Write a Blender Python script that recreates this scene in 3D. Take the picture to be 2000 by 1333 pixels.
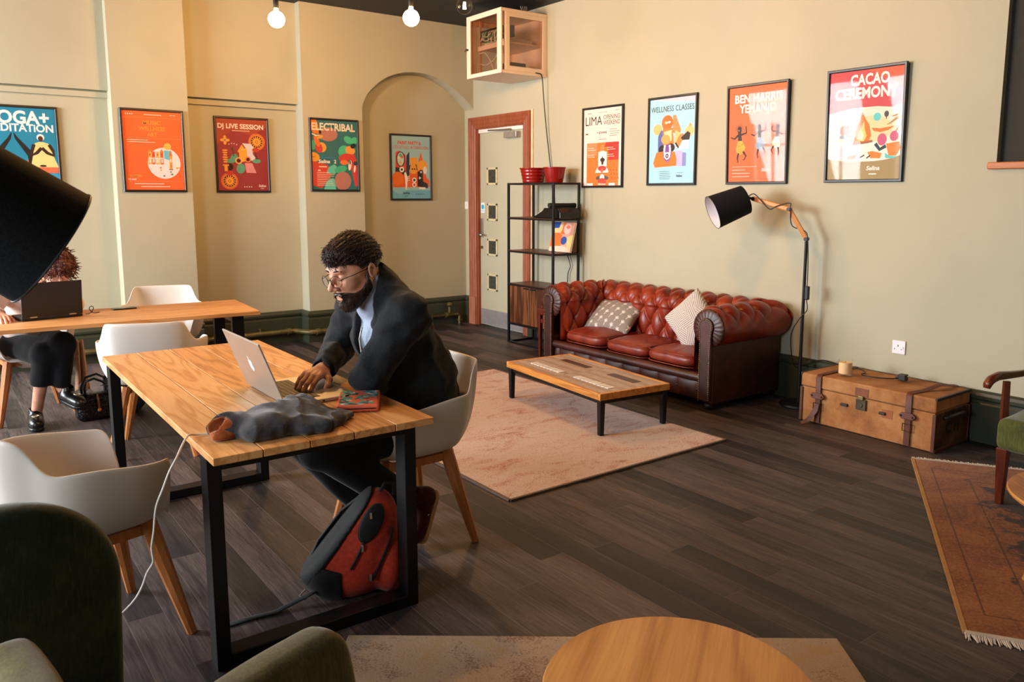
import bpy, bmesh, math, random
import numpy as np
from mathutils import Vector, Matrix, Euler, noise

for _o in list(bpy.data.objects):
    bpy.data.objects.remove(_o)
SC = bpy.context.scene
COL = SC.collection
PI = math.pi
random.seed(7)

# ------------------------------------------------------------------ camera
YAW, PITCH, ROLL = math.radians(52.66), math.radians(8.053), math.radians(.1306)
_f = Vector((math.cos(YAW)*math.cos(PITCH), math.sin(YAW)*math.cos(PITCH), -math.sin(PITCH)))
_r = Vector((math.sin(YAW), -math.cos(YAW), 0))
_u = _r.cross(_f)
_r, _u = math.cos(ROLL)*_r+math.sin(ROLL)*_u, -math.sin(ROLL)*_r+math.cos(ROLL)*_u
cd = bpy.data.cameras.new('camera')
cam = bpy.data.objects.new('camera', cd)
COL.objects.link(cam)
cam.matrix_world = Matrix(((_r.x, _u.x, -_f.x, 0), (_r.y, _u.y, -_f.y, 0), (_r.z, _u.z, -_f.z, 1.55), (0, 0, 0, 1)))
cd.sensor_width = 36
cd.lens = 1560.66/2000*36
cd.shift_x = (1000-1038.06)/2000
cd.shift_y = (601.1-666.5)/2000
cd.clip_start = .05
cd.dof.use_dof = True
cd.dof.focus_distance = 3.6
cd.dof.aperture_fstop = 9.0
SC.camera = cam

# ------------------------------------------------------------------ world, daylight, exposure
SC.view_settings.view_transform = 'Standard'
SC.view_settings.look = 'None'
SC.view_settings.gamma = 1
SC.view_settings.exposure = 0.42
SC.cycles.use_denoising = True
SC.cycles.max_bounces = 8
SC.cycles.diffuse_bounces = 5
SC.cycles.glossy_bounces = 4
SC.cycles.transparent_max_bounces = 12
SC.cycles.sample_clamp_indirect = 6
SC.cycles.caustics_reflective = False
SC.cycles.caustics_refractive = False
w = bpy.data.worlds.new('world'); SC.world = w; w.use_nodes = True
w.node_tree.nodes['Background'].inputs[0].default_value = (.75, .86, 1, 1)
w.node_tree.nodes['Background'].inputs[1].default_value = 1.0

# daylight at each window of the left wall (the openings stand at x = -3.2); y0, y1, z0, z1, watts
WINDOWS = [(5.3, 7.5, .95, 3.2, 430), (8.05, 8.95, .95, 3.2, 140), (9.5, 10.5, .95, 3.2, 155), (.6, 2.6, .95, 3.2, 130)]
def daylight(name, loc, rot, sx, sy, watts, col=(.93, .97, 1)):
    l = bpy.data.lights.new(name, 'AREA'); l.shape = 'RECTANGLE'; l.size = sx; l.size_y = sy
    l.energy = watts; l.color = col
    o = bpy.data.objects.new(name, l); COL.objects.link(o); o.location = loc; o.rotation_euler = rot
    return o
for i, (y0, y1, z0, z1, e) in enumerate(WINDOWS):
    daylight('daylight_window', (-3.42, (y0+y1)/2, (z0+z1)/2), (0, -PI/2+.45, 0), z1-z0, y1-y0, e*1.12)

# ------------------------------------------------------------------ helpers
def lin(h):
    if not isinstance(h, str): return (*h[:3], 1)
    h = h.lstrip('#'); c = [int(h[i:i+2], 16)/255 for i in (0, 2, 4)]
    return tuple((x/12.92 if x <= .04045 else ((x+.055)/1.055)**2.4) for x in c)+(1,)

class NT:
    def __init__(s, name):
        s.m = bpy.data.materials.new(name); s.m.use_nodes = True
        s.t = s.m.node_tree; s.b = s.t.nodes['Principled BSDF']
    def n(s, ty, **kw):
        x = s.t.nodes.new(ty)
        for k, v in kw.items(): setattr(x, k, v)
        return x
    def l(s, a, b): s.t.links.new(a, b)
    def val(s, sock, v):
        if hasattr(v, 'is_output') or isinstance(v, bpy.types.NodeSocket): s.l(v, sock)
        else: sock.default_value = v
    def coord(s, kind='Object', scale=(1, 1, 1), rot=(0, 0, 0), rnd=False):
        tc = s.n('ShaderNodeTexCoord'); o = tc.outputs[kind]
        if rnd:
            g = s.n('ShaderNodeNewGeometry')
            sc = s.n('ShaderNodeVectorMath', operation='SCALE'); sc.inputs[0].default_value = (37, 53, 71)
            s.l(g.outputs['Random Per Island'], sc.inputs['Scale'])
            ad = s.n('ShaderNodeVectorMath', operation='ADD'); s.l(o, ad.inputs[0]); s.l(sc.outputs[0], ad.inputs[1]); o = ad.outputs[0]
            s.rnd = g.outputs['Random Per Island']
        mp = s.n('ShaderNodeMapping'); mp.inputs['Scale'].default_value = scale; mp.inputs['Rotation'].default_value = rot
        s.l(o, mp.inputs['Vector']); return mp.outputs[0]
    def noise(s, vec, scale=5, detail=4, rough=.55, dist=0):
        x = s.n('ShaderNodeTexNoise'); s.l(vec, x.inputs['Vector'])
        x.inputs['Scale'].default_value = scale; x.inputs['Detail'].default_value = detail
        x.inputs['Roughness'].default_value = rough; x.inputs['Distortion'].default_value = dist
        return x.outputs['Fac']
    def ramp(s, fac, stops):
        x = s.n('ShaderNodeValToRGB'); s.l(fac, x.inputs[0]); e = x.color_ramp.elements
        while len(e) < len(stops): e.new(.5)
        for el, (p, c) in zip(e, stops): el.position = p; el.color = lin(c)
        return x.outputs[0]
    def mix(s, fac, a, b, mode='MIX'):
        x = s.n('ShaderNodeMix', data_type='RGBA', blend_type=mode)
        s.val(x.inputs[0], fac)
        for k, v in ((6, a), (7, b)):
            if isinstance(v, (str, tuple)): x.inputs[k].default_value = lin(v)
            else: s.l(v, x.inputs[k])
        return x.outputs[2]
    def math(s, op, a, b=0.0):
        x = s.n('ShaderNodeMath', operation=op); s.val(x.inputs[0], a); s.val(x.inputs[1], b); return x.outputs[0]
    def bump(s, h, strength=.2, dist=.01):
        x = s.n('ShaderNodeBump'); x.inputs['Strength'].default_value = strength; x.inputs['Distance'].default_value = dist
        s.l(h, x.inputs['Height']); s.l(x.outputs[0], s.b.inputs['Normal'])
    def fin(s, col=None, rough=.5, metal=0, spec=.5, sheen=0, coat=0):
        if col is not None:
            if isinstance(col, (str, tuple)): s.b.inputs['Base Color'].default_value = lin(col)
            else: s.l(col, s.b.inputs['Base Color'])
        s.val(s.b.inputs['Roughness'], rough); s.b.inputs['Metallic'].default_value = metal
        s.b.inputs['Specular IOR Level'].default_value = spec
        if sheen:
            s.b.inputs['Sheen Weight'].default_value = sheen; s.b.inputs['Sheen Roughness'].default_value = .4
        if coat:
            s.b.inputs['Coat Weight'].default_value = coat; s.b.inputs['Coat Roughness'].default_value = .25
        return s.m

_plain = {}
def plain(col, rough=.5, metal=0, spec=.5, var=.12, sc=14, bump=0, sheen=0):
    """paint, plastic or metal with a light procedural mottling"""
    k = (str(col), rough, metal, spec, var, sc, bump, sheen)
    if k in _plain: return _plain[k]
    s = NT('finish_%d' % len(_plain)); v = s.coord()
    n = s.noise(v, sc, 3)
    c = lin(col); d = tuple(x*(1-var) for x in c[:3]); e = tuple(min(1, x*(1+var)) for x in c[:3])
    rc = s.ramp(n, [(.3, d), (.7, e)])
    if bump: s.bump(s.noise(v, bump, 4), .25, .004)
    _plain[k] = s.fin(rc, rough, metal, spec, sheen)
    return _plain[k]

def wood(name, dark, mid, light, axis=1, rough=.45, freq=9, ring=.5, spec=.4, coat=0, island=.25):
    """plank wood: long stretched fibres, cathedral growth rings, a tone of its own for every board"""
    s = NT(name); sc = [1, 1, 1]; sc[axis] = .11
    v = s.coord(scale=tuple(sc), rnd=True)
    n = s.noise(v, freq*.55, 3, .5, .3)
    rg = s.math('SINE', s.math('MULTIPLY', n, 62.0))
    rg = s.math('POWER', s.math('ADD', s.math('MULTIPLY', rg, .5), .5), 2.6)
    big = s.noise(v, freq*.35, 2)
    fs = [22, 22, 22]; fs[axis] = .9
    fine = s.noise(s.coord(scale=tuple(fs), rnd=True), freq*.8, 3, .6)
    f = s.math('SUBTRACT', .62, s.math('MULTIPLY', rg, ring*.26))
    f = s.math('ADD', f, s.math('MULTIPLY', s.math('SUBTRACT', fine, .5), .38))
    f = s.math('ADD', f, s.math('MULTIPLY', s.math('SUBTRACT', big, .5), .25))
    f = s.math('ADD', f, s.math('MULTIPLY', s.math('SUBTRACT', s.rnd, .5), island))
    c = s.ramp(f, [(.25, dark), (.55, mid), (.8, light)])
    s.bump(fine, .1, .002)
    return s.fin(c, rough, 0, spec, coat=coat)

def fabric(name, c1, c2, rough=.9, sc=60, big=4, sheen=.2, bump=.3):
    s = NT(name); v = s.coord()
    f = s.math('ADD', s.math('MULTIPLY', s.noise(v, big, 4), .6), s.math('MULTIPLY', s.noise(v, sc, 2), .4))
    s.bump(s.noise(v, sc*4, 2), bump, .002)
    return s.fin(s.ramp(f, [(.32, c1), (.68, c2)]), rough, 0, .25, sheen)

def soft(P, n=5):
    """a smooth curve through the given points"""
    out = []
    for i in range(len(P)-1):
        a, b, c, d = P[max(i-1, 0)], P[i], P[i+1], P[min(i+2, len(P)-1)]
        for k in range(n):
            t = k/n; out.append(.5*((2*b)+(c-a)*t+(2*a-5*b+4*c-d)*t*t+(3*b-a-3*c+d)*t**3))
    return out+[P[-1]]
# mesh builder: collects shapes, links them as ONE mesh object
class MB:
    def __init__(s): s.bm = bmesh.new(); s.mi = 0
    def _done(s, geom_faces):
        for f in geom_faces: f.material_index = s.mi
    def box(s, c, d, R=None, taper=None):
        r = bmesh.ops.create_cube(s.bm, size=1)
        for v in r['verts']:
            p = Vector((v.co.x*d[0], v.co.y*d[1], v.co.z*d[2]))
            if taper and v.co.z < 0: p.x *= taper; p.y *= taper
            if R is not None: p = R @ p
            v.co = p+Vector(c)
        s._done({f for v in r['verts'] for f in v.link_faces}); return s
    def b2(s, x0, x1, y0, y1, z0, z1):
        return s.box(((x0+x1)/2, (y0+y1)/2, (z0+z1)/2), (x1-x0, y1-y0, z1-z0))
    def ring(s, c, a, b, r, seg, ph=0):
        return [s.bm.verts.new(Vector(c)+a*(r*math.cos(ph+2*PI*i/seg))+b*(r*math.sin(ph+2*PI*i/seg))) for i in range(seg)]
    def bridge(s, A, B, close=True):
        n = len(A)
        for i in range(n if close else n-1):
            j = (i+1) % n
            try: s.bm.faces.new((A[i], A[j], B[j], B[i])).material_index = s.mi
            except ValueError: pass
    def cap(s, A, rev=False):
        try: s.bm.faces.new(A[::-1] if rev else A).material_index = s.mi
        except ValueError: pass
    def tube(s, pts, r, seg=8, closed=False, flat=1.0, ph=0, a0=None, cr=0):
        pts = [Vector(p) for p in pts]
        if cr: pts = soft(pts, cr)
        n = len(pts)
        rr = r if isinstance(r, (list, tuple)) else [r]*n
        t0 = (pts[1]-pts[0]).normalized()
        a = t0.orthogonal().normalized() if abs(t0.z) > .95 else t0.cross(Vector((0, 0, 1))).normalized()
        if a0: a = Vector(a0)
        rings = []; prev = t0
        for i, p in enumerate(pts):
            if closed: t = (pts[(i+1) % n]-pts[i-1]).normalized()
            else: t = (pts[min(i+1, n-1)]-pts[max(i-1, 0)]).normalized()
            q = prev.rotation_difference(t); a = q @ a; a = (a-t*a.dot(t)).normalized(); prev = t
            b = t.cross(a)
            rings.append(s.ring(p, a, b*flat, rr[i], seg, ph))
        for i in range(n-1): s.bridge(rings[i], rings[i+1])
        if closed: s.bridge(rings[-1], rings[0])
        else: s.cap(rings[0], True); s.cap(rings[-1])
        return s
    def cyl(s, p0, p1, r0, r1=None, seg=20):
        return s.tube([p0, p1], [r0, r0 if r1 is None else r1], seg)
    def lathe(s, prof, c=(0, 0, 0), seg=28, R=None, caps=True):
        c = Vector(c); rings = []
        for (r, z) in prof:
            ring = []
            for i in range(seg):
                p = Vector((r*math.cos(2*PI*i/seg), r*math.sin(2*PI*i/seg), z))
                if R is not None: p = R @ p
                ring.append(s.bm.verts.new(p+c))
            rings.append(ring)
        for A, B in zip(rings, rings[1:]): s.bridge(A, B)
        if caps and prof[0][0] > 1e-6: s.cap(rings[0], True)
        if caps and prof[-1][0] > 1e-6: s.cap(rings[-1])
        return s
    def sphere(s, c, r, u=16, v=10, sc=(1, 1, 1)):
        return s.lathe([(max(r*math.sin(PI*i/v), 1e-5)*1, -r*math.cos(PI*i/v)*sc[2]) for i in range(v+1)], c, u,
                       Matrix(((sc[0], 0, 0), (0, sc[1], 0), (0, 0, 1))))
    def prism(s, pts, z0, z1, T=None):
        T = T or Matrix.Identity(4)
        A = [s.bm.verts.new(T @ Vector((x, y, z0))) for x, y in pts]; B = [s.bm.verts.new(T @ Vector((x, y, z1))) for x, y in pts]
        s.bridge(A, B); s.cap(A, True); s.cap(B); return s
    def poly(s, pts):
        s.cap([s.bm.verts.new(Vector(p)) for p in pts]); return s
    def grid(s, fn, nu, nv, cu=False, cv=False):
        V = [[s.bm.verts.new(Vector(fn(i/(nu if cu else nu-1), j/(nv if cv else nv-1)))) for j in range(nv)] for i in range(nu)]
        for i in range(nu if cu else nu-1):
            for j in range(nv if cv else nv-1):
                f = s.bm.faces.new((V[i][j], V[(i+1) % nu][j], V[(i+1) % nu][(j+1) % nv], V[i][(j+1) % nv])); f.material_index = s.mi
        return V
    def build(s, name, mats, parent=None, smooth=False, bevel=0, seg=2, subsurf=0, solid=0, fix=True):
        me = bpy.data.meshes.new(name)
        if fix: bmesh.ops.recalc_face_normals(s.bm, faces=s.bm.faces)
        s.bm.to_mesh(me); s.bm.free()
        return link(name, me, mats, parent, smooth, bevel, seg, subsurf, solid)

def link(name, me, mats, parent=None, smooth=False, bevel=0, seg=2, subsurf=0, solid=0):
    if not isinstance(mats, (list, tuple)): mats = [mats]
    for m in mats: me.materials.append(m)
    o = bpy.data.objects.new(name, me); COL.objects.link(o)
    if parent: o.parent = parent
    if smooth:
        me.shade_smooth()
        if smooth is not True: me.set_sharp_from_angle(angle=math.radians(smooth))
    if solid:
        m = o.modifiers.new('thickness', 'SOLIDIFY'); m.thickness = solid; m.offset = 0
    if bevel:
        m = o.modifiers.new('edge', 'BEVEL'); m.width = bevel; m.segments = seg; m.limit_method = 'ANGLE'; m.angle_limit = math.radians(40)
    if subsurf:
        m = o.modifiers.new('smooth', 'SUBSURF'); m.levels = subsurf; m.render_levels = subsurf
    return o

def tag(o, label=None, cat=None, group=None, kind=None):
    for k, v in (('label', label), ('category', cat), ('group', group), ('kind', kind)):
        if v: o[k] = v
    return o
def thing(name, label, cat, loc=(0, 0, 0), rz=0, group=None):
    o = bpy.data.objects.new(name, None); COL.objects.link(o)
    o.empty_display_size = .05
    o.location = loc; o.rotation_euler = (0, 0, rz)
    return tag(o, label, cat, group)
def struct(o): o['kind'] = 'structure'; return o
def dup(o, parent=None, **kw):
    c = o.copy(); COL.objects.link(c)
    if parent: c.parent = parent
    for ch in list(o.children): dup(ch, c)
    for k, v in kw.items():
        if k in ('label', 'group'): c[k] = v
        elif k == 'rz': c.rotation_euler = (0, 0, v)
        else: setattr(c, k, v)
    return c

# signed-distance shapes meshed with surface nets: smooth continuous bodies, cloth and upholstery
def A3(*p): return np.array(p, dtype=np.float32)
def s_cap(P, a, b, ra, rb):
    a = np.asarray(a, np.float32); ba = np.asarray(b, np.float32)-a
    t = np.clip(((P-a) @ ba)/max(float(ba @ ba), 1e-9), 0, 1)
    return np.linalg.norm(P-a-t[..., None]*ba, axis=-1)-(ra+t*(rb-ra))
def s_ell(P, c, r, R=None):
    p = P-np.asarray(c, np.float32)
    if R is not None: p = p @ np.array(R, np.float32)
    r = np.asarray(r, np.float32); k0 = np.linalg.norm(p/r, axis=-1); k1 = np.linalg.norm(p/(r*r), axis=-1)
    return k0*(k0-1)/np.maximum(k1, 1e-6)
def s_box(P, c, h, rad=0, R=None):
    p = P-np.asarray(c, np.float32)
    if R is not None: p = p @ np.array(R, np.float32)
    q = np.abs(p)-(np.asarray(h, np.float32)-rad)
    return np.linalg.norm(np.maximum(q, 0), axis=-1)+np.minimum(q.max(-1), 0)-rad
def smin(a, b, k):
    h = np.clip(.5+.5*(b-a)/k, 0, 1); return b*(1-h)+a*h-k*h*(1-h)
def smax(a, b, k): return -smin(-a, -b, k)
def chain(P, pts, rad, k=.03):
    d = None
    for i in range(len(pts)-1):
        e = s_cap(P, pts[i], pts[i+1], rad[i], rad[i+1]); d = e if d is None else smin(d, e, k)
    return d
def waves(P, f, seed=0):
    """cheap smooth pseudo-noise in -1..1 for cloth folds"""
    r = np.random.RandomState(seed); o = 0
    for i in range(5):
        k = r.randn(3); k = k/np.linalg.norm(k)*f*(.6+.35*i); o = o+np.sin(P @ k.astype(np.float32)+r.rand()*6.28+1.3*np.sin(P @ (r.randn(3)*f*.4).astype(np.float32)))*(1/(1+.5*i))
    return o/2.6
def nets(fn, lo, hi, h):
    lo = np.array(lo, float); hi = np.array(hi, float)
    n = np.ceil((hi-lo)/h).astype(int)+1
    ax = [(lo[i]+h*np.arange(n[i])).astype(np.float32) for i in range(3)]
    V = np.empty(n, np.float32)
    for i0 in range(0, n[0], 24):
        g = np.stack(np.meshgrid(ax[0][i0:i0+24], ax[1], ax[2], indexing='ij'), -1); V[i0:i0+24] = fn(g)
    ins = V < 0
    c = np.zeros(n-1, np.int8)
    for a in (0, 1):
        for b in (0, 1):
            for d in (0, 1): c += ins[a:n[0]-1+a, b:n[1]-1+b, d:n[2]-1+d]
    act = (c > 0) & (c < 8); idx = np.full(n-1, -1, np.int64); I = np.argwhere(act); idx[act] = np.arange(len(I))
    S = np.zeros((len(I), 3)); N = np.zeros(len(I))
    cor = [(a, b, d) for a in (0, 1) for b in (0, 1) for d in (0, 1)]
    for p in cor:
        for k in range(3):
            if p[k]: continue
            q = list(p); q[k] = 1
            va = V[I[:, 0]+p[0], I[:, 1]+p[1], I[:, 2]+p[2]]; vb = V[I[:, 0]+q[0], I[:, 1]+q[1], I[:, 2]+q[2]]
            m = (va < 0) != (vb < 0); t = np.where(m, va/np.where(m, va-vb, 1), 0)
            pt = np.array(p)+t[:, None]*(np.array(q)-np.array(p)); S += np.where(m[:, None], pt, 0); N += m
    verts = lo+h*(I+S/N[:, None]); faces = []
    for k in range(3):
        o1, o2 = [(1, 2), (2, 0), (0, 1)][k]
        a = ins; sl0 = [slice(None)]*3; sl1 = [slice(None)]*3; sl0[k] = slice(0, -1); sl1[k] = slice(1, None)
        x = a[tuple(sl0)] != a[tuple(sl1)]; E = np.argwhere(x)
        E = E[(E[:, o1] > 0) & (E[:, o2] > 0) & (E[:, o1] < n[o1]-1) & (E[:, o2] < n[o2]-1)]
        fl = ins[E[:, 0], E[:, 1], E[:, 2]]
        def at(d1, d2):
            e = E.copy(); e[:, o1] -= d1; e[:, o2] -= d2; return idx[e[:, 0], e[:, 1], e[:, 2]]
        Q = np.stack([at(1, 1), at(0, 1), at(0, 0), at(1, 0)], 1); Q[~fl] = Q[~fl][:, ::-1]; faces.append(Q)
    F = np.concatenate(faces); F = F[(F >= 0).all(1)]
    return verts, F
def np_mesh(name, parts):
    me = bpy.data.meshes.new(name); vs = []; fs = []; o = 0
    for v, f in parts: vs.append(v); fs.append(f+o); o += len(v)
    v = np.concatenate(vs); f = np.concatenate(fs)
    me.vertices.add(len(v)); me.vertices.foreach_set('co', v.astype(np.float32).ravel())
    me.loops.add(f.size); me.loops.foreach_set('vertex_index', f.astype(np.int32).ravel())
    me.polygons.add(len(f)); me.polygons.foreach_set('loop_start', np.arange(0, f.size, 4, dtype=np.int32))
    me.update(calc_edges=True); me.validate(); return me
def blob(name, fn, lo, hi, h, mat, parent=None, relax=1):
    v, f = nets(fn, lo, hi, h)
    o = link(name, np_mesh(name, [(v, f)]), mat, parent, True)
    return o

# lettering: the built-in font turned into flat mesh, placed by a matrix whose XY plane is the writing plane
def text_mesh(txt, size, mat, T, parent, name='lettering', fit=None, bold=0.0, depth=0.0, align='CENTER', sx=1.0, shear=0, label=None):
    cu = bpy.data.curves.new('txt', 'FONT'); cu.body = txt; cu.size = 1; cu.align_x = align; cu.offset = bold; cu.extrude = depth; cu.shear = shear
    cu.resolution_u = 3
    t = bpy.data.objects.new('txt', cu); COL.objects.link(t)
    dg = bpy.context.evaluated_depsgraph_get(); me = bpy.data.meshes.new_from_object(t.evaluated_get(dg))
    bpy.data.objects.remove(t); bpy.data.curves.remove(cu)
    xs = [v.co.x for v in me.vertices]; wd = max(xs)-min(xs)
    k = size; kx = size*sx
    if fit: kx = fit/wd
    for v in me.vertices: v.co = T @ Vector((v.co.x*kx, v.co.y*k, v.co.z))
    me.update(); me.name = name
    o = link(name, me, mat, parent)
    if label: o['label'] = label
    return o
# ------------------------------------------------------------------ the room
XR, YF, YB, ZC = 5.258, 8.02, 8.21, 3.455
def wall_paint(name, col):
    s = NT(name); v = s.coord()
    n = s.noise(v, 1.3, 4); f = s.noise(v, 45, 3)
    c = lin(col); c1 = s.ramp(n, [(.3, tuple(x*.95 for x in c[:3])), (.7, tuple(min(1, x*1.04) for x in c[:3]))])
    s.bump(f, .12, .004)
    return s.fin(c1, .62, 0, .3)
M_WALL = wall_paint('olive_cream_paint', '#b3ad95')
M_CEIL = plain('#060d18', .6, var=.1, sc=3)
M_SKIRT = plain('#34392b', .38, var=.12, sc=6)
M_WHITE = plain('#e6e3dc', .45, var=.03)
M_BLACK = plain('#0c0c0d', .45, var=.2)
M_BMETAL = plain('#141517', .42, .4, var=.15)
M_CHROME = plain('#b9b7b2', .28, 1.0, var=.05)
M_ALU = plain('#c3c0bb', .38, .9, var=.03)
M_BRASS = plain('#8a7a4c', .35, .8, var=.2)

def floor_planks():
    mb = MB(); rnd = random.Random(3); wd = .126
    x = -3.3
    while x < XR+.02:
        y = -2.6-rnd.random()*1.2
        while y < 11.2:
            L = rnd.choice((.9, 1.2, 1.2, 1.5))
            y0, y1 = max(y, -2.6), min(y+L, 11.1)
            if y1 > y0+.02 and not (x > .15 and y0 > YB+.1):
                mb.poly([(x+.0012, y0+.0012, 0), (x+wd-.0012, y0+.0012, 0), (x+wd-.0012, y1-.0012, 0), (x+.0012, y1-.0012, 0)])
            y += L
        x += wd
    mb.mi = 1
    mb.poly([(-3.3, -2.6, -.0005), (XR+.1, -2.6, -.0005), (XR+.1, 11.1, -.0005), (-3.3, 11.1, -.0005)])
    s = NT('dark_oak_planks')
    v = s.coord(scale=(1, .075, 1), rnd=True)
    n = s.noise(v, 9, 6, .62, .6); fine = s.noise(s.coord(scale=(12, .5, 1), rnd=True), 14, 3, .6)
    f = s.math('ADD', s.math('MULTIPLY', n, .62), s.math('MULTIPLY', fine, .50))
    f = s.math('SUBTRACT', f, .06)
    pw = s.math('POWER', s.rnd, 2.2)
    f = s.math('SUBTRACT', f, s.math('MULTIPLY', pw, .26))
    c = s.ramp(f, [(.18, '#131318'), (.38, '#342d2d'), (.56, '#5b4e4b'), (.76, '#7d6e6a')])
    s.bump(fine, .25, .002)
    m = s.fin(c, .5, 0, .35)
    return struct(mb.build('floor', [m, plain('#6f665f', .6)], fix=False))
floor_planks()

def slab(name, boxes, mat):
    mb = MB()
    for b in boxes: mb.b2(*b)
    return struct(mb.build(name, mat))
slab('ceiling', [(-3.4, XR+.2, -2.7, 11.2, ZC, ZC+.1)], M_CEIL)

# right wall, with the doorway and the shuttered window opening in it
DY0, DY1, DZ = 7.03, 7.96, 2.30      # doorway
HY, HZ = 2.218, 1.752                # edge and sill height of the opening towards the camera
slab('wall_right', [(XR, XR+.2, DY1, 11.1, 0, ZC), (XR, XR+.2, DY0, DY1, DZ, ZC), (XR, XR+.2, HY, DY0, 0, ZC),
                    (XR, XR+.2, -2.6, HY, 0, HZ), (XR, XR+.2, -2.6, .9, HZ, ZC)], M_WALL)
wr = MB(); wr.b2(XR+.045, XR+.07, .88, HY, HZ, ZC); wo = struct(wr.build('window_1', plain('#2a2620', .8, var=.15)))
wo['label'] = 'window opening closed with a dark blind above an orange wooden sill'
ws = MB(); ws.b2(XR-.035, XR+.044, .9, HY+.04, HZ-.042, HZ); ws.build('window_sill', wood('sill_wood', '#8a4a20', '#b5672f', '#c97a3c', 1), wo, bevel=.006)

# back wall: two recesses with stepped heads, two piers, and an arched niche running into the right wall
def back_wall():
    mb = MB()
    for x0, x1 in ((-.05, 1.44), (2.083, 3.19)):
        mb.b2(x0, x1, YB, YB+.2, 0, 2.40); mb.b2(x0, x1, 8.175, YB+.2, 2.40, 2.447); mb.b2(x0, x1, 8.135, YB+.2, 2.462, ZC); mb.b2(x0, x1, 8.205, YB+.2, 2.44, 2.47)
    mb.b2(1.44, 2.083, YF, YB+.2, 0, ZC)
    mb.b2(3.19, 3.847, YF, YB+.2, 0, ZC)
    mb.b2(3.84, XR+.1, YB, YB+.2, 0, 3.1)
    arch = [(3.847, 2.475), (3.868, 2.53), (3.91, 2.605), (3.977, 2.678), (4.06, 2.748), (4.15, 2.803), (4.26, 2.848), (4.37, 2.874), (4.48, 2.885), (4.59, 2.884), (4.69, 2.872), (4.80, 2.842), (4.903, 2.797), (5.01, 2.738), (5.114, 2.666), (5.20, 2.592), (XR+.002, 2.53)]
    Tm = Matrix(((1, 0, 0, 0), (0, 0, 1, 0), (0, 1, 0, 0), (0, 0, 0, 1)))
    for (xa, za), (xb, zb) in zip(arch, arch[1:]):
        mb.prism([(xa, za), (xb, zb), (xb, ZC), (xa, ZC)], YF, YB+.02, Tm)
    return struct(mb.build('wall_back', M_WALL))
back_wall()
slab('wall_nook', [(-.05, .0, YB+.2, 11.1, 0, ZC)], M_WALL)
slab('wall_far', [(-3.4, 0, 11.0, 11.2, 0, ZC)], M_WALL)
slab('wall_front', [(-3.4, XR+.2, -2.7, -2.6, 0, ZC)], M_WALL)
lw = []; yy = -2.6
for (y0, y1, z0, z1, e) in sorted(WINDOWS):
    lw += [(-3.4, -3.2, yy, y0, 0, ZC), (-3.4, -3.2, y0, y1, 0, z0), (-3.4, -3.2, y0, y1, z1, ZC)]; yy = y1
lw.append((-3.4, -3.2, yy, 11.1, 0, ZC))
slab('wall_left', lw, M_WALL)
for i, (y0, y1, z0, z1, e) in enumerate(sorted(WINDOWS)):
    mb = MB()
    for a, b, c, d in ((y0, y0+.06, z0, z1), (y1-.06, y1, z0, z1), (y0, y1, z0, z0+.06), (y0, y1, z1-.06, z1), (y0, y1, (z0+z1)/2-.02, (z0+z1)/2+.02), ((y0+y1)/2-.02, (y0+y1)/2+.02, z0, z1)):
        mb.b2(-3.25, -3.21, a, b, c, d)
    struct(mb.build('window_%d' % (i+2), M_WHITE))

# skirting boards
def skirt(name, path):
    mb = MB(); n = len(path)
    def off(t):
        out = []
        for i in range(n):
            p = Vector(path[i]); ns = []
            for a, b in ((i-1, i), (i, i+1)):
                if a >= 0 and b < n:
                    d = (Vector(path[b])-Vector(path[a])).normalized(); ns.append(Vector((d.y, -d.x)))
            o = ns[0] if len(ns) == 1 else (ns[0]+ns[1])/(1+ns[0].dot(ns[1]))
            out.append(p+o*t)
        return out
    prof = [(.0, 0), (.03, 0), (.03, .245), (.022, .255), (.022, .268), (.034, .28), (.036, .30), (.028, .318), (.016, .33), (0, .33)]
    rows = [[mb.bm.verts.new((p.x, p.y, z)) for p in off(t)] for t, z in prof]
    for A, B in zip(rows, rows[1:]): mb.bridge(A, B, False)
    return struct(mb.build(name, M_SKIRT))
skirt('baseboard_back', [(0, YB), (1.44, YB), (1.44, YF), (2.083, YF), (2.083, YB), (3.19, YB), (3.19, YF), (3.847, YF), (3.847, YB), (XR, YB), (XR, 8.115)])
skirt('baseboard_right', [(XR, 6.925), (XR, -2.6)])

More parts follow.
